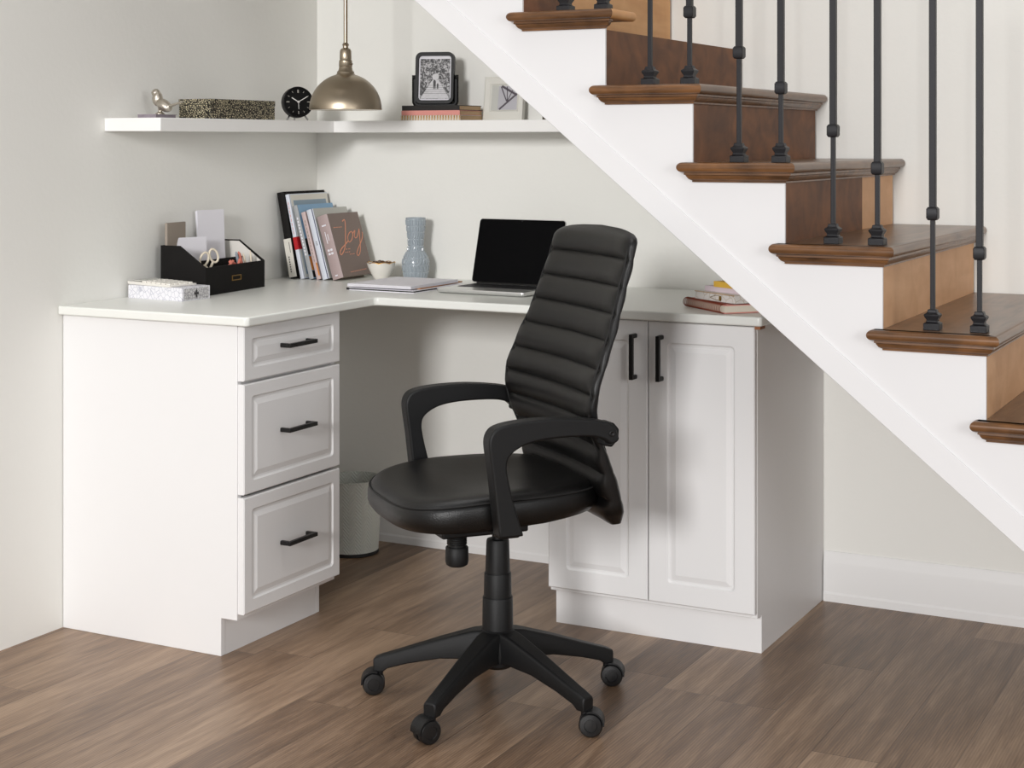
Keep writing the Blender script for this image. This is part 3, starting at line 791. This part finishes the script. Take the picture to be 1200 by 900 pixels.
# stand
R_ = FW / 2 + .005
pts = [(-R_, .002, .100), (-R_, .002, .012), (-R_ + .004, .002, .004), (-R_ + .012, .002, .0026), (R_ - .012, .002, .0026), (R_ - .004, .002, .004), (R_, .002, .012), (R_, .002, .100)]
MB().tube(pts, .0035, 8, r2=.0085).build('frame_stand', M['frame_black'], pf, smooth=True)
for s in (-1, 1):
    MB().lathe([(.004, 0), (.0065, .003), (.0065, .009), (.004, .010)], 16, mtx=Matrix.Translation((s * (R_ - .004), .002, .092)) @ Matrix.Rotation(s * PI / 2, 4, 'Y')).build('swivel_knob', M['frame_black'], pf, smooth=True)

# white frame partly behind the stringer
wf = thing('white_photo_frame', 'square white photo frame leaning on the wall by the stairs', 'picture frame', (.755, -.050, SZ))
tw = Matrix.Rotation(math.radians(-7), 4, 'X')
wW = .142; wH = .142
o_ = [(-wW / 2, 0), (wW / 2, 0), (wW / 2, wH), (-wW / 2, wH)]
i_ = [(-.044, .034), (.048, .034), (.048, .113), (-.044, .113)]
MB().loops([flat(o_, .010, tw), flat(o_, -.008, tw), flat([(x * .93, z * .93 + .005) for x, z in o_], -.010, tw), flat([(x * 1.15, (z - .072) * 1.15 + .072) for x, z in i_], -.008, tw), flat(i_, -.002, tw)]).build('frame_body', M['frame_white'], wf)
po = MB().loops([flat([(x * .98, (z - .072) * .98 + .072) for x, z in i_], y, tw) for y in (-.0022, -.0030)]).build('photo_print', M['photo_mid'], wf)
mb = MB()
def barp(a, b, w):
    a, b = Vector(a), Vector(b); d = (b - a).normalized(); n = Vector((-d.y, d.x)) * w
    mb.loops([flat([a + n, b + n, b - n, a - n], y, tw) for y in (-.0030, -.0034)])
barp((-.016, .036), (.046, .086), .003); barp((-.010, .112), (.046, .082), .0035); barp((-.012, .110), (.010, .062), .002); barp((.010, .110), (.012, .060), .0015); barp((.030, .098), (.012, .062), .0015)
mb.loops([flat([(-.043, .035), (-.020, .035), (-.014, .112), (-.043, .112)], y, tw) for y in (-.0028, -.0031)]) if False else None
mb.build('photo_ironwork', M['photo_purple'], po)
MB().loops([flat([(-.046, .033), (-.022, .033), (-.020, .114), (-.046, .114)], y, tw) for y in (-.0029, -.0032)]).build('photo_grey_strip', M['pale_grey'], po)  # grey left part of the print
tag(MB().box(.935, .955, -.13, -.02, SZ, SZ + .13).build('standing_book', M['darkbook'], bevel=.001), 'dark olive book standing on the shelf at the stair edge', 'book')

# ------------------------------------------------------------------ desk objects
# patterned box + calculator
kb = thing('patterned_box', 'low white box with grey lace pattern at the left desk end', 'box', (.130, -.946, DZ), math.radians(-4))
MB().box(-.105, .105, -.058, .058, .0, .038).build('box_body', M['lace'], kb, bevel=.001)
o = MB().box(.1052, .1062, -.051, .051, .003, .035).build('end_label', M['lace_dark'], kb)
mb = MB()
for (y, z) in ((0, .019), (0, .026), (0, .012), (.006, .019), (-.006, .019)):
    mb.loops([[Vector((x, y + .0045 * math.cos(q), z + .0055 * math.sin(q))) for q in [i * PI / 2 for i in range(4)]] for x in (.1062, .1066)])
mb.build('label_motif', M['ink'], o)
cal = thing('calculator', 'white calculator with raised keys lying on the lace patterned box', 'calculator', (.107, -.950, DZ + .038), math.radians(-9))
MB().loops([[Vector((x, y, z)) for x, y, z in ((-.090, -.050, 0), (.090, -.050, 0), (.090, .050, 0), (-.090, .050, 0))], [Vector((x, y, z)) for x, y, z in ((-.092, -.052, .010), (.092, -.052, .006), (.092, .052, .006), (-.092, .052, .013))]]).build('calculator_body', M['porcelain'], cal, bevel=.002)
mb = MB()
for i in range(6):
    for j in range(5):
        x, y = -.028 + i * .0205, -.037 + j * .0185
        z = .0105 - .0028 * (x + .09) / .18 * 1.4
        mb.box(x - .008, x + .008, y - .007, y + .007, z - .003, z + .0035)
mb.build('keys', M['porcelain'], cal, bevel=.0015)
MB().box(-.078, -.045, -.035, .035, .0105, .0135).build('display', M['pale_grey'], cal)

# desk organizer
og = thing('desk_organizer', 'black desktop organizer with sloped sides and brass label holder', 'organizer', (.0960, -.697, DZ), math.radians(6))
Y0, Y1 = -.170, .170; XB, XFR = -.075, .080
prof = [(XB, 0), (XFR, 0), (XFR, .083), (XB + .066, .146), (XB, .146)]
t_ = .005
mb = MB().prism(prof, Y0, Y0 + t_).prism(prof, Y1 - t_, Y1)
mb.box(XB, XFR, Y0 + t_, Y1 - t_, 0, t_); mb.box(XFR - t_, XFR, Y0 + t_, Y1 - t_, t_, .083); mb.box(XB, XB + t_, Y0 + t_, Y1 - t_, t_, .146)
mb.box(.000, .004, Y0 + t_, Y1 - t_, t_, .095)
mb.build('organizer_body', M['black_box'], og)
pin = [(XB + .008, .006), (XFR - .007, .006), (XFR - .007, .080), (XB + .066, .142), (XB + .008, .142)]
MB().prism(pin, Y1 - t_ - .0012, Y1 - t_ - .0002).build('lining', M['lining'], og)
mb = MB()
for a, b, c_, d_ in ((-.026, .026, .034, .0365), (-.026, .026, .0475, .050), (-.026, -.0235, .0365, .0475), (.0235, .026, .0365, .0475)):
    mb.box(XFR, XFR + .002, a + .002, b + .002, c_, d_)
mb.build('label_holder', M['brass'], og)
def in_org(o):
    T = Matrix.Translation((.0960, -.697, 0)) @ Matrix.Rotation(math.radians(6), 4, 'Z') @ Matrix.Translation((-.095, .682, 0))
    o.matrix_basis = T @ o.matrix_basis
    return o
tag(in_org(MB().box(.027, .036, -.842, -.742, DZ + .006, DZ + .212).build('notebook', M['taupe'], bevel=.002)), 'taupe notebook standing at the rear of the black organizer', 'notebook')
def cards(name, label, cx, cy, w, h, n, rz, lean):
    t = thing(name, label, 'stationery', (cx, cy, DZ + .007), rz)
    mb = MB()
    for i in range(n):
        m_ = Matrix.Translation((i * .0023, -i * .001, 0)) @ Matrix.Rotation(math.radians(lean - i * .8), 4, 'Y')
        mb.box(0, .0016, -w / 2, w / 2, 0, h - i * .0006, m_)
    mb.build('sheets', M['paper'], t); return in_org(t)
cards('envelope_stack', 'tall white envelopes standing upright in the organizer', .050, -.612, .112, .236, 5, math.radians(-14), -3)
cards('card_stack', 'short white cards standing at the front left of the organizer', .060, -.735, .108, .158, 7, math.radians(-20), -3)
# scissors
sc = thing('scissors', 'cream handled scissors standing in the black organizer', 'scissors', (.130, -.762, DZ + .0065), math.radians(62))
for s, cx, cz, tl_ in ((-1, -.017, .096, 22), (1, .017, .105, -24)):
    el = [(cx + .0135 * math.cos(q) * math.cos(math.radians(tl_)) - .021 * math.sin(q) * math.sin(math.radians(tl_)) * -1, .0015 * s, cz + .021 * math.sin(q) * math.cos(math.radians(tl_)) + .0135 * math.cos(q) * math.sin(math.radians(tl_)) * -1) for q in [i * 2 * PI / 28 for i in range(28)]]
    MB().tube(el, .0034, 8, closed=True).tube([(cx * .8, .0015 * s, cz - .020), (cx * .25, .0015 * s, .066), (-cx * .1, .0015 * s, .054)], .0038, 8).build('finger_loop', M['cream'], sc, smooth=True)
MB().prism([(-.005, .054), (.005, .054), (.006, .03), (0, .001), (-.004, .03)], -.001, .001).build('blade', M['chrome'], sc); in_org(sc)
# pens and clips
def stick(name, label, p0, p1, r, m, cat='pen', grp=None):
    o = MB().tube([p0, p1], r, 8).tube([p1, Vector(p1) + (Vector(p1) - Vector(p0)).normalized() * .008], lambda t: r * (1 - .7 * t), 8).build(name, m, smooth=True)
    return tag(in_org(o), label, cat, grp)
stick('marker', 'grey blue marker standing in the right of the organizer', (.150, -.600, DZ + .010), (.140, -.622, DZ + .108), .0045, M['greyblue'])
stick('marker', 'thick coral marker leaning beside the grey blue one', (.152, -.583, DZ + .010), (.142, -.610, DZ + .108), .0058, M['coral'])
stick('marker', 'slim beige pen behind the coral marker', (.158, -.568, DZ + .010), (.146, -.590, DZ + .102), .0035, M['cream'])
stick('pencil', 'thin cream pencil against the organizer right side', (.160, -.5555, DZ + .009), (.150, -.5560, DZ + .108), .0028, M['cream'], 'pencil')
o = MB()
for (x, y, z, a) in ((.155, -.680, .082, 30), (.150, -.664, .084, -20), (.158, -.640, .081, 60)):
    m_ = Matrix.Translation((x, y, DZ + z)) @ Matrix.Rotation(math.radians(a), 4, 'X') @ Matrix.Rotation(.6, 4, 'Y')
    o.box(-.004, .004, -.016, .016, -.004, .006, m_)
o.box(.130, .168, -.690, -.64, DZ + .045, DZ + .075)
tag(in_org(o.build('eraser_pile', M['coral'], bevel=.002)), 'coral pink rubber pieces piled beside the scissors', 'eraser')

# leaning books
def lean_book(label, x, y, th, H, D, lean, cover, spine, pages=M['pages'], hard=.002, extra=None, rz=0, name='book'):
    t = thing(name, label, 'book', (x, y, DZ), rz)
    t.rotation_mode = 'XYZ'; t.rotation_euler = (0, -math.radians(lean), rz)
    # local: x thickness, y depth, z height; spine on -y
    MB().box(hard, th - hard, .003, D - .004, .003, H - .003).build('pages', pages, t)
    MB().box(0, hard, 0, D, 0, H).box(th - hard, th, 0, D, 0, H).build('cover', cover, t)
    # rounded spine
    pts = [(hard * 0, 0), (0, -.001), (th * .25, -.004 if th > .02 else -.0015), (th * .75, -.004 if th > .02 else -.0015), (th, -.001), (th, 0)]
    pts = [(0, .003), (0, 0), (th * .2, -.003 if th > .02 else -.001), (th * .5, -.0045 if th > .02 else -.0015), (th * .8, -.003 if th > .02 else -.001), (th, 0), (th, .003)]
    MB().prism(pts, 0, H, 'xy').build('spine', spine, t, smooth=True, auto=50)
    return t
def mark(t, name, m, boxes):
    mb = MB()
    for b in boxes: mb.box(*b)
    return mb.build(name, m, t)
b1 = lean_book('tall black binder leaning against the left wall at the back of the row', .062, -.245, .028, .288, .236, 11, M['cloth_black'], M['cloth_black'])
mark(b1, 'spine_label', M['offwhite'], [(.0005, .0295, -.0062, -.0046, .004, .132)])
mark(b1, 'spine_writing', M['ink'], [(.010, .014, -.0068, -.0062, .02 + i * .008, .025 + i * .008) for i in range(7)] + [(.020, .0215, -.0068, -.0062, .085, .120)])
b2 = lean_book('pale blue grey book with cream border and red spine block', .1010, -.243, .0145, .284, .222, 12.6, M['palewhite'], M['palewhite'])
mark(b2, 'cover_border', M['offwhite'], [(.0146, .0150, .006, .220, .003, .281)])
mark(b2, 'cover_field', M['blue_grey'], [(.0150, .0154, .018, .208, .014, .262)])
mark(b2, 'red_block', M['red'], [(.0, .0148, -.0022, -.0016, .098, .140), (.0148, .0158, -.001, .030, .098, .140)])
mark(b2, 'cover_writing', M['coral'], [(.0154, .0157, .150, .188, .240, .2445)])
mark(b2, 'spine_writing', M['nb_pink'], [(.0065, .0080, -.0022, -.0016, .15 + i * .014, .16 + i * .014) for i in range(8)])
b3 = lean_book('sky blue book with a grey spine, third in the row', .137, -.243, .0165, .250, .208, 15.5, M['sky_blue'], M['grey_spine'])
mark(b3, 'spine_writing', M['paper'], [(.005, .0105, -.0022, -.0016, .08 + i * .011, .088 + i * .011) for i in range(12)])
mark(b3, 'cover_picture', M['orange'], [(.0166, .0170, .002, .014, .028, .075)])
mark(b3, 'cover_dark_patches', M['blackbook'], [(.0166, .0170, .0, .020, .080, .135), (.0166, .0170, .0, .018, .004, .026)])  # dark patches on the cover above and below the picture
b4 = lean_book('pale pink slim book wedged between blue and white books', .165, -.242, .0165, .228, .19, 16, M['pink_spine'], M['pink_spine'])
mark(b4, 'spine_writing', M['taupe'], [(.007, .0095, -.0022, -.0016, .06 + i * .012, .068 + i * .012) for i in range(12)])
mark(b4, 'spine_blot', M['orange'], [(.012, .0166, -.0023, -.0016, .012, .055)])
b5 = lean_book('white book with a pale grey cover and thin navy edge line', .188, -.241, .0265, .236, .20, 16.2, M['pale_grey'], M['palewhite'])
mark(b5, 'navy_line', M['navy'], [(.0225, .0245, -.0042, -.0025, .0, .236)])
mark(b5, 'spine_writing', M['ink'], [(.012, .0145, -.0052, -.0040, .115 + i * .005, .118 + i * .005) for i in range(3)])
b6 = lean_book('taupe hardback titled Joy in copper script, front of the leaning row', .226, -.238, .042, .215, .182, 17.5, M['joy'], M['joyspine'], hard=.003)
# copper script lettering on the cover (x = th side)
def cvp(px, py):
    # crop coordinates of the cover -> local depth / height
    t = (py - 225) / 590.0; s = (px - 535 - 165 * t) / 238.0
    return (.0428, .004 + s * .174, .213 * (1 - t))
def stroke(pts, w):
    P = [Vector(cvp(*p)) for p in pts]; out = []
    for i in range(len(P) - 1):     # Catmull-Rom
        p0, p1, p2, p3 = P[max(i - 1, 0)], P[i], P[i + 1], P[min(i + 2, len(P) - 1)]
        for q in range(6):
            u = q / 6
            out.append(.5 * ((2 * p1) + (-p0 + p2) * u + (2 * p0 - 5 * p1 + 4 * p2 - p3) * u * u + (-p0 + 3 * p1 - 3 * p2 + p3) * u ** 3))
    out.append(P[-1]); return out
mb = MB()
for pts, w in (([(655, 300), (672, 288), (682, 340), (688, 430), (692, 520), (684, 575), (666, 608), (654, 590), (662, 556), (690, 520), (714, 486)], .0021),
               ([(714, 486), (708, 450), (718, 416), (736, 404), (748, 432), (742, 480), (724, 500), (712, 480)], .0018),
               ([(745, 425), (764, 396), (762, 440), (772, 466), (788, 450), (798, 384)], .0018),
               ([(798, 384), (808, 460), (818, 550), (817, 610), (804, 634), (792, 612), (800, 570), (826, 490), (830, 430), (824, 420)], .0019)):
    mb.tube(stroke(pts, w), .0006, 6, r2=w)
mb.build('title_lettering', M['copper'], b6)
bars = []
for (px, py, w) in ((588, 352, 9), (598, 352, 9), (608, 352, 9), (618, 352, 9), (628, 352, 9), (638, 352, 9), (648, 352, 9), (700, 562, 14), (720, 562, 20), (698, 590, 10), (712, 590, 10), (726, 590, 12), (735, 612, 10), (749, 612, 10), (763, 612, 14)) + tuple((752 + i * 11, 776 - i * 1.0, 8) for i in range(12)):
    _, a_, z_ = cvp(px, py); bars.append((.0420, .0427, a_, a_ + w * .9 / 238 * .174 * .8, z_ - .0012, z_ + .0012))
mark(b6, 'small_lettering', M['copper'], bars)
mark(b6, 'spine_lettering', M['paper'], [(.014, .030, -.0052, -.0044, .178, .183), (.012, .020, -.0052, -.0044, .094, .101), (.023, .031, -.0052, -.0044, .094, .101), (.012, .020, -.0052, -.0044, .082, .089), (.023, .031, -.0052, -.0044, .082, .089), (.016, .026, -.0052, -.0044, .010, .014), (.018, .0205, -.0052, -.0044, .12, .16), (.026, .0285, -.0052, -.0044, .128, .15)])

# bowl
bw_ = thing('small_bowl', 'small white scalloped bowl with gold flecked rim beside the Joy book', 'bowl', (.352, -.145, DZ))
mb = MB(); L = []; n = 64
def bl(r, z, k):
    l = []
    for j in range(n):
        a = 2 * PI * j / n; f = 1 + k * .035 * abs(math.cos(4 * a)) 
        l.append(Vector((r * f * math.cos(a), r * f * math.sin(a), z + k * .004 * abs(math.cos(4 * a)))))
    return l
L = [bl(.018, 0, 0), bl(.021, .001, 0), bl(.026, .010, .2), bl(.036, .026, .6), bl(.043, .042, .9), bl(.046, .054, 1), bl(.0435, .054, 1), bl(.040, .042, .9), bl(.033, .026, .6), bl(.02, .010, .2), bl(.003, .008, 0)]
mb.loops(L).build('bowl_body', M['porcelain'], bw_, smooth=True, auto=60)
rim = []
ro = MB().tube([p + Vector((0, 0, .0005)) for p in bl(.0448, .0545, 1)], .0013, 6, closed=True).build('gold_rim', M['gold'], bw_, smooth=True)
base = None
for i in range(11):
    a = i * 2.4; r = .008 + .024 * math.sqrt(i / 11.0); z = DZ + (.055 if i < 3 else .051) + .005 * random.random()
    p = (.352 + r * math.cos(a), -.145 + r * math.sin(a), z)
    if base is None:
        base = MB().ball((0, 0, 0), (.0095, .0075, .0070), 12, 8).build('wrapped_sweet', M['nugget'], smooth=True); o = base
    else: o = base.copy(); COL.objects.link(o)
    o.location = p; o.rotation_euler = (random.random(), random.random(), random.random() * 3)
    tag(o, 'shiny brown sweet heaped in the small white bowl', 'sweet', 'brown sweets in the bowl')

# vase with embossed facets
vprof = [(0, .034), (.004, .036), (.02, .041), (.045, .0445), (.062, .0445), (.078, .039), (.092, .030), (.104, .0255), (.120, .0250), (.150, .0275), (.180, .0312), (.203, .0335)]
def vr(z):
    for (a, ra), (b, rb) in zip(vprof, vprof[1:]):
        if z <= b:
            t = (z - a) / (b - a); return ra + (rb - ra) * t
    return vprof[-1][1]
L = []; seg = 168
bands = [(.004, .026, 0), (.028, .050, 1), (.052, .072, 2), (.074, .094, 0), (.096, .112, 2), (.114, .134, 1), (.136, .156, 2), (.158, .176, 0), (.178, .198, 0)]
nz = 224
for i in range(nz + 1):
    z = .203 * i / nz; l = []
    r0 = (vr(max(0, z - .004)) + vr(z) + vr(min(.203, z + .004))) / 3
    bd = None
    for a, b, k in bands:
        if a <= z <= b: bd = (k, min((z - a), (b - z)) / .002)
    for j in range(seg):
        a = 2 * PI * j / seg; d = 0
        if bd:
            ph_ = a * 21 / 1.0 + (0 if bd[0] == 0 else (z * 170 if bd[0] == 1 else -z * 170))
            d = .0017 * (1 if math.sin(ph_) > -.45 else -.2) * min(1, bd[1])
        l.append(Vector(((r0 + d) * math.cos(a), (r0 + d) * math.sin(a), z)))
    L.append(l)
L += [[Vector((r * math.cos(2 * PI * j / seg), r * math.sin(2 * PI * j / seg), z)) for j in range(seg)] for r, z in ((.0325, .2045), (.0300, .203), (.022, .15), (.021, .11), (.004, .01))]
tag(MB().loops(L).build('faceted_vase', M['vase'], smooth=True, auto=28, loc=(.448, -.085, DZ)), 'grey blue glazed vase with embossed pattern near the back wall', 'vase')

# notebooks pile on the desk
def rbx(mb, W, D, z0, z1, r=.006):
    mb.loops([[Vector((p[0], p[1], z)) for p in rrect(W, D, r, 4)] for z in (z0, z1)]); return mb
nbx, nby = .572, -.350
nb = thing('black_folio', 'thin black folio at the bottom of the paper pile left of the laptop', 'folio', (nbx, nby, DZ), math.radians(-2))
rbx(MB(), .245, .292, 0, .0022).build('cover', M['paper'], nb)
rbx(MB(), .243, .290, .0023, .0062).build('inner_leaf', M['blackbook'], nb)
rbx(MB(), .245, .292, .0063, .0078).build('cover', M['paper'], nb)
MB().box(-.1215, -.112, -.1475, -.1455, .001, .0075).build('clasp', M['handle'], nb)
kb_ = tag(rbx(MB(), .228, .285, 0, .0035).build('brown_clipboard', M['brown_board'], loc=(nbx - .006, nby + .032, DZ + .0080), rot=(0, 0, math.radians(2))), 'thin brown board peeking out behind the white papers', 'clipboard')
pg = thing('paper_pad', 'white paper pad lying on top of the black folio', 'notepad', (nbx - .006, nby - .006, DZ + .0117), math.radians(-1))
mb = MB()
for i in range(4): rbx(mb, .232 - i * .001, .282, i * .0022, i * .0022 + .0018, .003)
mb.build('sheets', M['paper'], pg)

# laptop
lp = thing('laptop', 'open silver laptop with a black screen on the desk behind the chair', 'laptop', (.735, -.450, DZ), math.radians(-2.2))
LW, LD = .306, .215
mb = MB().loops([[Vector((p[0] + LW / 2, p[1] + LD / 2, z)) for p in rrect(LW - i_, LD - i_, .012, 6)] for z, i_ in ((.0008, .014), (.004, .002), (.0075, 0), (.0130, 0), (.0140, .001))])
mb.build('laptop_base', M['alu'], lp, smooth=True, auto=35)
o = MB().box(.022, LW - .022, .088, LD - .022, .0140, .0143).build('keyboard_bed', M['keyleg'], lp)
mb = MB()
for r_ in range(6):
    for k in range(14):
        w = (LW - .050) / 14
        if r_ == 0 and 3 <= k <= 8:
            if k == 3: mb.box(.025 + 3 * w, .025 + 9 * w - .002, .091, .091 + .014, .0143, .0155)
            continue
        mb.box(.025 + k * w, .025 + (k + 1) * w - .0022, .091 + r_ * .0168, .091 + r_ * .0168 + .0142, .0143, .0155)
mb.build('keys', M['key'], lp)
MB().box(.100, .206, .008, .078, .0140, .0141).build('trackpad', M['alu'], lp)
MB().tube([(.02, LD - .004, .0150), (LW - .02, LD - .004, .0150)], .0045, 10).build('hinge', M['handle'], lp, smooth=True)
lm = Matrix.Translation((LW / 2, LD - .003, .0150)) @ Matrix.Rotation(math.radians(-15.5), 4, 'X')
LH = .205
lid = MB().loops([flat([(p[0], p[1] + LH / 2) for p in rrect(LW - a_, LH - a_, .010, 6)], y, lm) for y, a_ in ((.0030, .004), (.0015, 0), (-.0020, 0), (-.0026, .0012))]).build('lid', M['alu'], lp, smooth=True, auto=35)
MB().loops([flat([(p[0], p[1] + LH / 2 + .0005) for p in rrect(LW - .0035, LH - .0045, .009, 6)], y, lm) for y in (-.0026, -.0032)]).build('screen', M['screen'], lid)
MB().loops([flat([(p[0], p[1] + LH - .0055) for p in rrect(.003, .003, .0012, 4)], y, lm) for y in (-.0032, -.0034)]).build('webcam', M['keyleg'], lid)

# spiral notebook stack at the right
rzb = math.radians(-42)
nb = thing('spiral_notebook', 'copper coil notebook at the bottom of the stack by the stair stringer', 'notebook', (1.681, -.484, DZ), rzb)
W_, D_, H_ = .222, .150, .024
MB().box(-W_ / 2, W_ / 2, -D_ / 2, D_ / 2, .0035, H_ - .003).build('pages', M['pages'], nb)
MB().box(-W_ / 2 - .002, W_ / 2 + .002, -D_ / 2 - .002, D_ / 2, .001, .0033).box(-W_ / 2 - .002, W_ / 2 + .002, -D_ / 2 - .002, D_ / 2, H_ - .0028, H_ - .0005).build('cover', M['nb_pink'], nb)
mb = MB()
for i in range(24):
    x = -W_ / 2 + .006 + i * (W_ - .012) / 23
    mb.tube([(x, -D_ / 2 - .001 + .0135 * math.cos(q), H_ / 2 + .0014 + .0122 * math.sin(q)) for q in [i2 * 2 * PI / 16 for i2 in range(16)]], .0012, 5, closed=True)
mb.build('coil', M['coilred'], nb, smooth=True)
z = DZ + H_ + .0028
nb2 = thing('patterned_notebook', 'pale patterned notebook with gold edge on the copper coil notebook', 'notebook', (1.700, -.497, z), math.radians(-34))
MB().box(-.090, .090, -.068, .068, .0012, .0198).build('pages', M['marble'], nb2)
MB().box(-.091, .091, -.069, .069, 0, .0011).box(-.091, .091, -.069, .069, .0199, .0212).build('cover', M['marble'], nb2)
mb = MB()
for i in range(26): mb.box(-.090 + i * .007, -.087 + i * .007, -.0705, -.0690, .0196, .0216)
mb.build('gold_edge', M['gold'], nb2)
mb = MB()
mb.tube([(-.02, -.0702, .009), (.004, -.0702, .0155), (.022, -.0702, .0165), (.022, -.0702, .003), (.004, -.0702, .0045), (-.02, -.0702, .009)], .0007, 5)
mb.ball((.027, -.0700, .0095), (.005, .0008, .0075), 12, 8)
mb.build('gold_motif', M['brass'], nb2)
z += .0214
book('slim_book', 'pale lilac book near the top of the right stack', .165, .110, .0135, M['lilac'], M['pages'], (1.709, -.485, z), math.radians(-30))
z += .0137
book('small_yellow_book', 'small yellow book topping the stack by the stair stringer', .115, .085, .0150, M['yellow'], M['yellow'], (1.716, -.508, z), math.radians(-30))

# ------------------------------------------------------------------ lights
def area(name, loc, target, size, power, col=(1, 1, 1), size_y=None):
    l = bpy.data.lights.new(name, 'AREA'); l.energy = power; l.size = size; l.color = col
    if size_y: l.shape = 'RECTANGLE'; l.size_y = size_y
    o = bpy.data.objects.new(name, l); COL.objects.link(o); o.location = loc
    d = Vector(target) - Vector(loc); o.rotation_euler = d.to_track_quat('-Z', 'Y').to_euler()
    return o
area('key_light', (2.98, -13.1, 3.44), (.9, 0, .8), 1.9, 870, (1, .992, .985))
area('side_fill', (6.2, -4.4, 1.9), (.6, -1.0, .6), 1.8, 66, (1, .995, .99))  # added fill that lifts the drawer fronts and other right-facing sides
area('desk_fill', (.95, -1.45, 2.58), (.80, -1.25, 0), 1.7, 4.8, (1, .995, .985)).data.spread = math.radians(75)  # added downward fill for the worktop, no fixture hangs here
area('floor_fill', (.2, -3.3, 2.9), (.5, -1.9, 0), .8, 1.6, (1, .99, .97)).data.spread = math.radians(65)  # added overhead fill to brighten the left and middle floor
W = bpy.data.worlds.new('World'); S.world = W; W.use_nodes = True
W.node_tree.nodes['Background'].inputs[0].default_value = (.985, .99, 1, 1)
W.node_tree.nodes['Background'].inputs[1].default_value = .43

# ------------------------------------------------------------------ camera
F_PX, YAW, HZ, H, CX, CY = 1884.50, .47969, 165.62, 1.35014, 3.16969, -4.63040
cam = bpy.data.cameras.new('camera'); co = bpy.data.objects.new('camera', cam); COL.objects.link(co)
co.location = (CX, CY, H); co.rotation_euler = (PI / 2, 0, YAW)
cam.sensor_fit = 'HORIZONTAL'; cam.sensor_width = 36; cam.lens = 36 * F_PX / 1200
cam.shift_y = -(450 - HZ) / 1200; cam.clip_start = .05
S.camera = co
S.view_settings.view_transform = 'Standard'; S.view_settings.look = 'None'
S.view_settings.exposure = -.04; S.view_settings.gamma = 1
